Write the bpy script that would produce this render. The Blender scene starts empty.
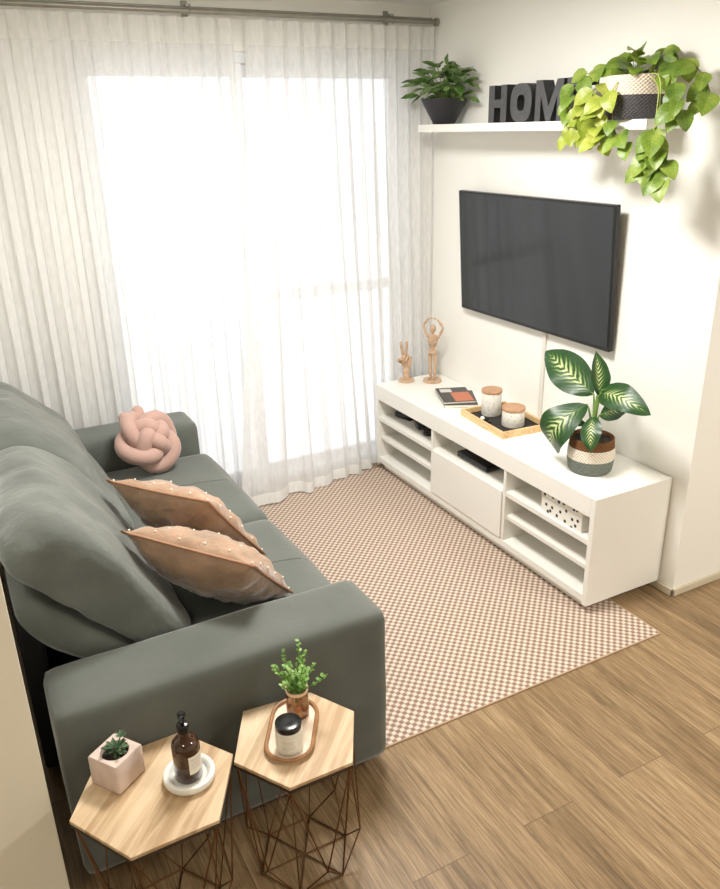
import bpy, bmesh, math, random
from mathutils import Vector, Matrix, noise
from mathutils.bvhtree import BVHTree
random.seed(7)
PI = math.pi
sc = bpy.context.scene
C = sc.collection

# ------------------------------------------------------------------ materials
def nodes_of(name):
    m = bpy.data.materials.new(name); m.use_nodes = True
    nt = m.node_tree; nt.nodes.clear()
    return m, nt, nt.nodes, nt.links

def principled(name, col, rough=.5, metal=0, spec=.5, sheen=0, bump=None, vary=None, trans=0, coat=0, ior=1.45):
    """bump = (scale, strength, distance); vary = (scale, amount) brightness mottling in object space"""
    m, nt, N, L = nodes_of(name)
    out = N.new('ShaderNodeOutputMaterial'); b = N.new('ShaderNodeBsdfPrincipled')
    L.new(b.outputs[0], out.inputs[0])
    b.inputs['Base Color'].default_value = (*col, 1); b.inputs['Roughness'].default_value = rough
    b.inputs['Metallic'].default_value = metal; b.inputs['Specular IOR Level'].default_value = spec
    b.inputs['Sheen Weight'].default_value = sheen; b.inputs['Sheen Roughness'].default_value = .4
    b.inputs['Transmission Weight'].default_value = trans; b.inputs['IOR'].default_value = ior
    b.inputs['Coat Weight'].default_value = coat
    tc = N.new('ShaderNodeTexCoord')
    if vary:
        n = N.new('ShaderNodeTexNoise'); n.inputs['Scale'].default_value = vary[0]; n.inputs['Detail'].default_value = 4
        L.new(tc.outputs['Object'], n.inputs['Vector'])
        r = N.new('ShaderNodeMapRange'); r.inputs['From Min'].default_value = .3; r.inputs['From Max'].default_value = .7
        r.inputs['To Min'].default_value = 1 - vary[1]; r.inputs['To Max'].default_value = 1 + vary[1]
        L.new(n.outputs['Fac'], r.inputs['Value'])
        mx = N.new('ShaderNodeVectorMath'); mx.operation = 'SCALE'; mx.inputs[0].default_value = col
        L.new(r.outputs[0], mx.inputs['Scale']); L.new(mx.outputs[0], b.inputs['Base Color'])
    if bump:
        n = N.new('ShaderNodeTexNoise'); n.inputs['Scale'].default_value = bump[0]; n.inputs['Detail'].default_value = 5
        L.new(tc.outputs['Object'], n.inputs['Vector'])
        bp = N.new('ShaderNodeBump'); bp.inputs['Strength'].default_value = bump[1]; bp.inputs['Distance'].default_value = bump[2]
        L.new(n.outputs['Fac'], bp.inputs['Height']); L.new(bp.outputs[0], b.inputs['Normal'])
    return m

def ramp(N, stops):
    r = N.new('ShaderNodeValToRGB'); e = r.color_ramp.elements
    while len(e) < len(stops): e.new(.5)
    for el, (p, c) in zip(e, stops): el.position = p; el.color = (*c, 1)
    return r

def wood(name, c1, c2, c3, direction=0.0, stretch=14, scale=2.2, rough=.45, strip=None):
    """grain along the local axis rotated by direction (radians) about z"""
    m, nt, N, L = nodes_of(name)
    out = N.new('ShaderNodeOutputMaterial'); b = N.new('ShaderNodeBsdfPrincipled'); L.new(b.outputs[0], out.inputs[0])
    b.inputs['Roughness'].default_value = rough
    tc = N.new('ShaderNodeTexCoord'); rot = N.new('ShaderNodeVectorRotate'); rot.rotation_type = 'Z_AXIS'
    rot.inputs['Angle'].default_value = -direction
    L.new(tc.outputs['Object'], rot.inputs['Vector'])
    mp = N.new('ShaderNodeMapping'); mp.inputs['Scale'].default_value = (scale, scale*stretch, scale*stretch)
    L.new(rot.outputs[0], mp.inputs['Vector'])
    n = N.new('ShaderNodeTexNoise'); n.inputs['Scale'].default_value = 1; n.inputs['Detail'].default_value = 6; n.inputs['Roughness'].default_value = .6
    n.inputs['Distortion'].default_value = .6
    L.new(mp.outputs[0], n.inputs['Vector'])
    fac = n.outputs['Fac']
    if strip:
        sx = N.new('ShaderNodeSeparateXYZ'); L.new(rot.outputs[0], sx.inputs[0])
        mu = N.new('ShaderNodeMath'); mu.operation = 'MULTIPLY'; mu.inputs[1].default_value = 1/strip; L.new(sx.outputs['Y'], mu.inputs[0])
        fl = N.new('ShaderNodeMath'); fl.operation = 'FLOOR'; L.new(mu.outputs[0], fl.inputs[0])
        wn = N.new('ShaderNodeTexWhiteNoise'); wn.noise_dimensions = '1D'; L.new(fl.outputs[0], wn.inputs['W'])
        mr = N.new('ShaderNodeMapRange'); mr.inputs['To Min'].default_value = -.13; mr.inputs['To Max'].default_value = .13
        L.new(wn.outputs['Value'], mr.inputs['Value'])
        ad = N.new('ShaderNodeMath'); ad.operation = 'ADD'; L.new(fac, ad.inputs[0]); L.new(mr.outputs[0], ad.inputs[1]); fac = ad.outputs[0]
    r = ramp(N, [(.3, c1), (.5, c2), (.72, c3)]); L.new(fac, r.inputs[0]); L.new(r.outputs[0], b.inputs['Base Color'])
    bp = N.new('ShaderNodeBump'); bp.inputs['Strength'].default_value = .08; bp.inputs['Distance'].default_value = .002
    L.new(n.outputs['Fac'], bp.inputs['Height']); L.new(bp.outputs[0], b.inputs['Normal'])
    return m

def floor_material():
    m, nt, N, L = nodes_of('floor_planks')
    out = N.new('ShaderNodeOutputMaterial'); b = N.new('ShaderNodeBsdfPrincipled'); L.new(b.outputs[0], out.inputs[0])
    b.inputs['Roughness'].default_value = .42; b.inputs['Specular IOR Level'].default_value = .4
    tc = N.new('ShaderNodeTexCoord'); sp = N.new('ShaderNodeSeparateXYZ'); L.new(tc.outputs['Object'], sp.inputs[0])
    cb = N.new('ShaderNodeCombineXYZ'); L.new(sp.outputs['Y'], cb.inputs['X']); L.new(sp.outputs['X'], cb.inputs['Y'])
    br = N.new('ShaderNodeTexBrick'); br.offset = .37; br.inputs['Scale'].default_value = 1
    br.inputs['Brick Width'].default_value = 1.22; br.inputs['Row Height'].default_value = .19
    br.inputs['Mortar Size'].default_value = .0012; br.inputs['Mortar Smooth'].default_value = .2
    br.inputs['Color1'].default_value = (0, 0, 0, 1); br.inputs['Color2'].default_value = (1, 1, 1, 1); br.inputs['Mortar'].default_value = (.5, .5, .5, 1)
    L.new(cb.outputs[0], br.inputs['Vector'])
    # grain, shifted per plank
    sh = N.new('ShaderNodeVectorMath'); sh.operation = 'MULTIPLY_ADD'; sh.inputs[1].default_value = (5.3, 3.1, 9.7)
    L.new(br.outputs['Color'], sh.inputs[0]); L.new(cb.outputs[0], sh.inputs[2])
    def grain(scale, detail, rough, dist):
        mp = N.new('ShaderNodeMapping'); mp.inputs['Scale'].default_value = scale; L.new(sh.outputs[0], mp.inputs['Vector'])
        n = N.new('ShaderNodeTexNoise'); n.inputs['Scale'].default_value = 1; n.inputs['Detail'].default_value = detail
        n.inputs['Roughness'].default_value = rough; n.inputs['Distortion'].default_value = dist; L.new(mp.outputs[0], n.inputs['Vector'])
        return n
    a = grain((1.7, 30, 1), 8, .7, .5); f = grain((9, 170, 1), 4, .7, .2)
    a1 = N.new('ShaderNodeMath'); a1.operation = 'MULTIPLY_ADD'; a1.inputs[1].default_value = .45; L.new(f.outputs['Fac'], a1.inputs[0])
    a2 = N.new('ShaderNodeMath'); a2.operation = 'MULTIPLY'; a2.inputs[1].default_value = .6; L.new(a.outputs['Fac'], a2.inputs[0]); L.new(a2.outputs[0], a1.inputs[2])
    a3 = N.new('ShaderNodeMath'); a3.operation = 'MULTIPLY_ADD'; a3.inputs[1].default_value = .09; L.new(br.outputs['Color'], a3.inputs[0]); L.new(a1.outputs[0], a3.inputs[2])
    r = ramp(N, [(.36, (.085, .052, .024)), (.50, (.18, .115, .056)), (.62, (.30, .20, .105)), (.76, (.43, .315, .185))]); L.new(a3.outputs[0], r.inputs[0])
    mx = N.new('ShaderNodeMix'); mx.data_type = 'RGBA'; L.new(br.outputs['Fac'], mx.inputs['Factor']); L.new(r.outputs[0], mx.inputs['A'])
    mx.inputs['B'].default_value = (.12, .07, .035, 1); L.new(mx.outputs['Result'], b.inputs['Base Color'])
    bp = N.new('ShaderNodeBump'); bp.inputs['Strength'].default_value = .15; bp.inputs['Distance'].default_value = .002
    L.new(a1.outputs[0], bp.inputs['Height']); L.new(bp.outputs[0], b.inputs['Normal'])
    return m

def rug_material():
    m, nt, N, L = nodes_of('rug_weave')
    out = N.new('ShaderNodeOutputMaterial'); b = N.new('ShaderNodeBsdfPrincipled'); L.new(b.outputs[0], out.inputs[0])
    b.inputs['Roughness'].default_value = .95; b.inputs['Specular IOR Level'].default_value = .1
    tc = N.new('ShaderNodeTexCoord'); sp = N.new('ShaderNodeSeparateXYZ'); L.new(tc.outputs['Object'], sp.inputs[0])
    def wave(o, k):
        a = N.new('ShaderNodeMath'); a.operation = 'MULTIPLY'; a.inputs[1].default_value = k; L.new(o, a.inputs[0])
        s = N.new('ShaderNodeMath'); s.operation = 'SINE'; L.new(a.outputs[0], s.inputs[0]); return s.outputs[0]
    k = PI/.0165
    p = N.new('ShaderNodeMath'); p.operation = 'MULTIPLY'; L.new(wave(sp.outputs['X'], k), p.inputs[0]); L.new(wave(sp.outputs['Y'], k), p.inputs[1])
    h = N.new('ShaderNodeMath'); h.operation = 'MULTIPLY_ADD'; h.inputs[1].default_value = .5; h.inputs[2].default_value = .5; L.new(p.outputs[0], h.inputs[0])
    r = ramp(N, [(.32, (.265, .175, .135)), (.74, (.62, .53, .435))]); L.new(h.outputs[0], r.inputs[0])
    n = N.new('ShaderNodeTexNoise'); n.inputs['Scale'].default_value = 260; L.new(tc.outputs['Object'], n.inputs['Vector'])
    mr = N.new('ShaderNodeMapRange'); mr.inputs['To Min'].default_value = .8; mr.inputs['To Max'].default_value = 1.2; L.new(n.outputs['Fac'], mr.inputs['Value'])
    v = N.new('ShaderNodeVectorMath'); v.operation = 'SCALE'; L.new(r.outputs[0], v.inputs[0]); L.new(mr.outputs[0], v.inputs['Scale'])
    L.new(v.outputs[0], b.inputs['Base Color'])
    bp = N.new('ShaderNodeBump'); bp.inputs['Strength'].default_value = .4; bp.inputs['Distance'].default_value = .003
    L.new(h.outputs[0], bp.inputs['Height']); L.new(bp.outputs[0], b.inputs['Normal'])
    return m

def sheer(name, col, see, glow):
    m, nt, N, L = nodes_of(name)
    out = N.new('ShaderNodeOutputMaterial')
    d = N.new('ShaderNodeBsdfDiffuse'); d.inputs[0].default_value = (*col, 1)
    t = N.new('ShaderNodeBsdfTranslucent'); t.inputs[0].default_value = (*col, 1)
    p = N.new('ShaderNodeBsdfTransparent')
    a = N.new('ShaderNodeMixShader'); a.inputs[0].default_value = glow; L.new(d.outputs[0], a.inputs[1]); L.new(t.outputs[0], a.inputs[2])
    # fine woven threads: small change in openness
    tc = N.new('ShaderNodeTexCoord'); n = N.new('ShaderNodeTexNoise'); n.inputs['Scale'].default_value = 60; n.inputs['Detail'].default_value = 3
    mp = N.new('ShaderNodeMapping'); mp.inputs['Scale'].default_value = (1, 1, .25); L.new(tc.outputs['Object'], mp.inputs[0]); L.new(mp.outputs[0], n.inputs['Vector'])
    mr = N.new('ShaderNodeMapRange'); mr.inputs['From Min'].default_value = .3; mr.inputs['From Max'].default_value = .7
    mr.inputs['To Min'].default_value = see-.06; mr.inputs['To Max'].default_value = see+.06; L.new(n.outputs['Fac'], mr.inputs['Value'])
    lw = N.new('ShaderNodeLayerWeight'); lw.inputs['Blend'].default_value = .5      # the weave closes up where a fold turns edge-on
    inv = N.new('ShaderNodeMath'); inv.operation = 'MULTIPLY_ADD'; inv.inputs[1].default_value = -.85; inv.inputs[2].default_value = 1; L.new(lw.outputs['Facing'], inv.inputs[0])
    mo = N.new('ShaderNodeMath'); mo.operation = 'MULTIPLY'; L.new(mr.outputs[0], mo.inputs[0]); L.new(inv.outputs[0], mo.inputs[1])
    b = N.new('ShaderNodeMixShader'); L.new(mo.outputs[0], b.inputs[0]); L.new(a.outputs[0], b.inputs[1]); L.new(p.outputs[0], b.inputs[2])
    L.new(b.outputs[0], out.inputs[0]); return m

def pane_material(name, tint=(1, 1, 1), refl=.5):
    m, nt, N, L = nodes_of(name)
    out = N.new('ShaderNodeOutputMaterial'); g = N.new('ShaderNodeBsdfGlossy'); g.inputs['Roughness'].default_value = .02
    t = N.new('ShaderNodeBsdfTransparent'); t.inputs[0].default_value = (*tint, 1)
    f = N.new('ShaderNodeFresnel'); f.inputs[0].default_value = 1.45
    mu = N.new('ShaderNodeMath'); mu.operation = 'MULTIPLY'; mu.inputs[1].default_value = refl; L.new(f.outputs[0], mu.inputs[0])
    x = N.new('ShaderNodeMixShader'); L.new(mu.outputs[0], x.inputs[0]); L.new(t.outputs[0], x.inputs[1]); L.new(g.outputs[0], x.inputs[2])
    L.new(x.outputs[0], out.inputs[0]); return m

def leaf_material(name, dark, mid, light, style='plain', rough=.4):
    """UV: u across (-1..1 stored as 0..1), v along the blade"""
    m, nt, N, L = nodes_of(name)
    out = N.new('ShaderNodeOutputMaterial'); b = N.new('ShaderNodeBsdfPrincipled')
    b.inputs['Roughness'].default_value = rough
    tl = N.new('ShaderNodeBsdfTranslucent'); ms = N.new('ShaderNodeMixShader'); ms.inputs[0].default_value = .22
    L.new(b.outputs[0], ms.inputs[1]); L.new(tl.outputs[0], ms.inputs[2]); L.new(ms.outputs[0], out.inputs[0])
    uv = N.new('ShaderNodeUVMap'); sp = N.new('ShaderNodeSeparateXYZ'); L.new(uv.outputs[0], sp.inputs[0])
    def math_(op, a, bb=None, c=None):
        q = N.new('ShaderNodeMath'); q.operation = op
        for i, z in enumerate((a, bb, c)):
            if z is None: continue
            if isinstance(z, (int, float)): q.inputs[i].default_value = z
            else: L.new(z, q.inputs[i])
        return q.outputs[0]
    across = math_('ABSOLUTE', math_('MULTIPLY_ADD', sp.outputs['X'], 2, -1))
    tc = N.new('ShaderNodeTexCoord'); n = N.new('ShaderNodeTexNoise'); L.new(tc.outputs['Object'], n.inputs['Vector'])
    if style == 'variegated':
        n.inputs['Scale'].default_value = 26
        ph = math_('MULTIPLY_ADD', across, -3.2, math_('MULTIPLY', sp.outputs['Y'], 11))
        ph = math_('MULTIPLY_ADD', n.outputs['Fac'], 1.2, ph)
        vein = math_('MULTIPLY_ADD', math_('SINE', math_('MULTIPLY', ph, 6.283)), .5, .5)
        mask = math_('SUBTRACT', 1.12, math_('MULTIPLY', across, 1.25))
        mask2 = math_('MULTIPLY', mask, math_('SUBTRACT', 1.05, math_('POWER', math_('ABSOLUTE', math_('MULTIPLY_ADD', sp.outputs['Y'], 2, -1)), 3.0)))
        fac = math_('MULTIPLY', math_('MULTIPLY_ADD', vein, .75, .22), mask2)
        rib = math_('LESS_THAN', across, .05)
        fac = math_('MAXIMUM', fac, math_('MULTIPLY', rib, .45))
        r = ramp(N, [(.28, dark), (.55, mid), (.86, light)])
    else:
        n.inputs['Scale'].default_value = 14
        ph = math_('MULTIPLY_ADD', across, -1.6, math_('MULTIPLY', sp.outputs['Y'], 6))
        vein = math_('POWER', math_('MULTIPLY_ADD', math_('SINE', math_('MULTIPLY', ph, 6.283)), .5, .5), 6)
        fac = math_('ADD', math_('MULTIPLY', vein, .12), math_('MULTIPLY_ADD', n.outputs['Fac'], 1.5, -.28))
        fac = math_('ADD', fac, math_('MULTIPLY', math_('LESS_THAN', across, .06), .15))
        r = ramp(N, [(.15, dark), (.5, mid), (.85, light)])
    L.new(fac, r.inputs[0]); L.new(r.outputs[0], b.inputs['Base Color']); L.new(r.outputs[0], tl.inputs[0])
    bp = N.new('ShaderNodeBump'); bp.inputs['Strength'].default_value = .25; bp.inputs['Distance'].default_value = .003
    L.new(fac, bp.inputs['Height']); L.new(bp.outputs[0], b.inputs['Normal'])
    return m

def woven_bands(name, stops, rows=75, bump=.6):
    """basket: colour bands over local z (0..1 of pot height given as metres in stops), coil bump"""
    m, nt, N, L = nodes_of(name)
    out = N.new('ShaderNodeOutputMaterial'); b = N.new('ShaderNodeBsdfPrincipled'); L.new(b.outputs[0], out.inputs[0])
    b.inputs['Roughness'].default_value = .85; b.inputs['Specular IOR Level'].default_value = .2
    tc = N.new('ShaderNodeTexCoord'); sp = N.new('ShaderNodeSeparateXYZ'); L.new(tc.outputs['Object'], sp.inputs[0])
    at = N.new('ShaderNodeMath'); at.operation = 'ARCTAN2'; L.new(sp.outputs['Y'], at.inputs[0]); L.new(sp.outputs['X'], at.inputs[1])
    def m2(op, a, bb, c=None):
        q = N.new('ShaderNodeMath'); q.operation = op
        for i, z in enumerate((a, bb, c)):
            if z is None: continue
            if isinstance(z, (int, float)): q.inputs[i].default_value = z
            else: L.new(z, q.inputs[i])
        return q.outputs[0]
    zz = m2('MULTIPLY', sp.outputs['Z'], 2*PI*rows/1.0)
    w = m2('MULTIPLY', m2('SINE', zz, None), m2('SINE', m2('MULTIPLY', at.outputs[0], 46), None))
    s = N.new('ShaderNodeMapRange'); s.inputs['From Max'].default_value = .25; L.new(sp.outputs['Z'], s.inputs['Value'])
    r = N.new('ShaderNodeValToRGB'); r.color_ramp.interpolation = 'CONSTANT'; e = r.color_ramp.elements
    while len(e) < len(stops): e.new(.5)
    for el, (p, c) in zip(e, stops): el.position = p/.25; el.color = (*c, 1)
    L.new(s.outputs[0], r.inputs[0])
    mr = N.new('ShaderNodeMapRange'); mr.inputs['From Min'].default_value = -1; mr.inputs['To Min'].default_value = .72; mr.inputs['To Max'].default_value = 1.28; L.new(w, mr.inputs['Value'])
    v = N.new('ShaderNodeVectorMath'); v.operation = 'SCALE'; L.new(r.outputs[0], v.inputs[0]); L.new(mr.outputs[0], v.inputs['Scale']); L.new(v.outputs[0], b.inputs['Base Color'])
    bp = N.new('ShaderNodeBump'); bp.inputs['Strength'].default_value = bump; bp.inputs['Distance'].default_value = .003; L.new(w, bp.inputs['Height']); L.new(bp.outputs[0], b.inputs['Normal'])
    return m

def dotted(name, base, dot, scale):
    m, nt, N, L = nodes_of(name)
    out = N.new('ShaderNodeOutputMaterial'); b = N.new('ShaderNodeBsdfPrincipled'); L.new(b.outputs[0], out.inputs[0]); b.inputs['Roughness'].default_value = .6
    tc = N.new('ShaderNodeTexCoord'); v = N.new('ShaderNodeTexVoronoi'); v.inputs['Scale'].default_value = scale; v.inputs['Randomness'].default_value = .7
    v.voronoi_dimensions = '2D'; sp = N.new('ShaderNodeSeparateXYZ'); cb = N.new('ShaderNodeCombineXYZ'); L.new(tc.outputs['Object'], sp.inputs[0]); L.new(sp.outputs['Y'], cb.inputs['X']); L.new(sp.outputs['Z'], cb.inputs['Y']); L.new(cb.outputs[0], v.inputs['Vector'])
    r = ramp(N, [(.17, dot), (.22, base)]); L.new(v.outputs['Distance'], r.inputs[0]); L.new(r.outputs[0], b.inputs['Base Color']); return m

def ribbed(name, col):
    m, nt, N, L = nodes_of(name)
    out = N.new('ShaderNodeOutputMaterial'); b = N.new('ShaderNodeBsdfPrincipled'); L.new(b.outputs[0], out.inputs[0])
    b.inputs['Roughness'].default_value = .4
    tc = N.new('ShaderNodeTexCoord'); v = N.new('ShaderNodeTexVoronoi'); v.inputs['Scale'].default_value = 75; L.new(tc.outputs['Object'], v.inputs['Vector'])
    r = ramp(N, [(.1, tuple(c*.62 for c in col)), (.35, col)]); L.new(v.outputs['Distance'], r.inputs[0]); L.new(r.outputs[0], b.inputs['Base Color'])
    bp = N.new('ShaderNodeBump'); bp.inputs['Strength'].default_value = .5; bp.inputs['Distance'].default_value = .002; L.new(v.outputs['Distance'], bp.inputs['Height']); L.new(bp.outputs[0], b.inputs['Normal'])
    return m

M = {}
M['wall'] = principled('wall_paint', (.87, .86, .815), .75, bump=(180, .05, .002))
M['ceiling'] = principled('ceiling_paint', (.85, .85, .83), .8)
M['pier'] = principled('pier_paint', (.80, .755, .63), .7, bump=(160, .05, .002))
M['floor'] = floor_material()
M['rug'] = rug_material()
M['edge'] = principled('rug_binding', (.42, .30, .20), .9)
M['trim'] = principled('beige_baseboard', (.62, .55, .42), .6, vary=(9, .06))
M['alu'] = principled('white_window_frame', (.80, .81, .82), .4)
M['pane'] = pane_material('window_glass')
M['sheer'] = sheer('sheer_fabric', (.885, .885, .88), .33, .36)
M['header'] = sheer('doubled_sheer_fabric', (.91, .905, .88), .10, .45)
M['rod'] = principled('brushed_steel', (.36, .35, .31), .38, 1.0, vary=(20, .08))
M['white'] = principled('white_lacquer', (.83, .82, .77), .38, vary=(3, .02))
M['white_in'] = principled('white_shelf_board', (.80, .785, .73), .5)
M['tvbody'] = principled('black_plastic', (.012, .012, .013), .35)
M['screen'] = principled('dark_screen', (.010, .013, .015), .09, spec=.75)
M['cablew'] = principled('white_cable_cover', (.72, .70, .64), .5)
M['sofa'] = principled('grey_green_velvet', (.112, .122, .108), .8, sheen=.4, spec=.2, bump=(55, .18, .004), vary=(5, .12))
M['sofaback'] = principled('creased_grey_green_velvet', (.120, .131, .117), .8, sheen=.4, spec=.2, bump=(9, .7, .02), vary=(6, .18))
M['dark'] = principled('dark_sofa_base', (.02, .02, .02), .7)
M['tan'] = principled('tan_velvet', (.32, .205, .132), .5, sheen=.5, spec=.25, bump=(16, .9, .014), vary=(9, .22))
M['piping'] = principled('brown_piping', (.36, .19, .11), .6)
M['pearl'] = principled('pearl_bead', (.85, .78, .66), .25)
M['knot'] = principled('dusty_pink_jersey', (.45, .295, .25), .85, sheen=.4, spec=.15, bump=(120, .2, .002))
M['tablewood'] = wood('light_ash_wood', (.42, .275, .145), (.62, .46, .285), (.70, .56, .385), math.radians(47), 10, 3.2, .45, strip=.05)
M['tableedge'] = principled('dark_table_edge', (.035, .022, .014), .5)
M['copper'] = principled('antique_copper_wire', (.20, .105, .05), .38, 1.0)
M['concrete_pink'] = principled('pink_concrete', (.66, .53, .47), .85, bump=(70, .25, .002), vary=(30, .08))
M['soil'] = principled('dark_soil', (.028, .02, .015), .95, bump=(90, 1, .01), vary=(60, .4))
M['amber'] = principled('amber_glass', (.045, .014, .005), .08, spec=.7, coat=.4)
M['blackp'] = principled('glossy_black_plastic', (.010, .010, .011), .22)
M['paper'] = principled('cream_paper', (.82, .78, .68), .6)
M['ceramic'] = principled('white_ceramic', (.80, .795, .74), .35)
M['frost'] = principled('frosted_candle_glass', (.74, .72, .64), .3)
M['ovalbase'] = principled('pale_tray_base', (.80, .66, .52), .4)
M['ovalrim'] = principled('brown_wood_rim', (.33, .165, .07), .45, vary=(30, .2))
M['vase'] = pane_material('copper_tinted_glass', (.93, .77, .62), .8)
M['vase_copper'] = principled('copper_vase_foot', (.78, .56, .40), .3, .35)
M['bamboo'] = wood('tray_bamboo', (.58, .36, .16), (.74, .50, .25), (.80, .60, .34), PI/2, 8, 5, .45)
M['lidwood'] = wood('canister_lid_wood', (.36, .19, .10), (.48, .27, .15), (.55, .34, .20), 0, 8, 8, .5)
M['canister'] = ribbed('embossed_white_ceramic', (.82, .80, .73))
M['blackmat'] = principled('black_liner', (.02, .018, .017), .7)
M['mannequin'] = wood('mannequin_wood', (.42, .27, .16), (.56, .38, .25), (.64, .47, .33), 0, 6, 9, .5)
M['cover_dark'] = principled('dark_magazine_cover', (.04, .037, .036), .35)
M['cover_orange'] = principled('rust_orange_print', (.50, .15, .07), .4)
M['cover_grey'] = principled('pale_grey_print', (.6, .58, .55), .4)
M['letter_face'] = principled('grey_letter_face', (.075, .075, .078), .7, vary=(40, .15))
M['letter_side'] = principled('black_letter_side', (.012, .012, .013), .6)
M['potblack'] = principled('black_pot', (.022, .021, .024), .5)
M['dotted'] = dotted('dotted_paper', (.78, .76, .70), (.015, .015, .015), 26)
M['stem'] = principled('green_stem', (.16, .27, .06), .5)
M['stem_y'] = principled('yellow_green_vine', (.36, .42, .08), .5)
M['stem_b'] = principled('dry_vine', (.20, .15, .08), .6)
M['leaf_dief'] = leaf_material('variegated_leaf', (.020, .070, .016), (.09, .19, .04), (.58, .64, .30), 'variegated', .35)
M['leaf_pothos'] = leaf_material('lime_leaf', (.075, .15, .018), (.18, .28, .032), (.33, .41, .08), 'plain', .4)
M['leaf_pothos_y'] = leaf_material('yellow_lime_leaf', (.19, .26, .02), (.32, .39, .045), (.50, .52, .12), 'plain', .4)
M['leaf_green'] = leaf_material('mid_green_leaf', (.022, .065, .014), (.085, .175, .035), (.32, .43, .15), 'plain', .4)
M['leaf_succ'] = leaf_material('succulent_leaf', (.05, .10, .05), (.14, .24, .12), (.34, .44, .26), 'plain', .45)
M['leaf_sprig'] = leaf_material('sprig_leaf', (.09, .24, .04), (.22, .42, .09), (.48, .66, .26), 'plain', .45)
M['basket_a'] = woven_bands('basket_grey_cream_brown', [(0, (.17, .19, .165)), (.062, (.78, .70, .60)), (.112, (.17, .075, .03))])
M['basket_b'] = woven_bands('basket_charcoal_cream', [(0, (.085, .08, .085)), (.082, (.74, .64, .54))])

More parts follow.
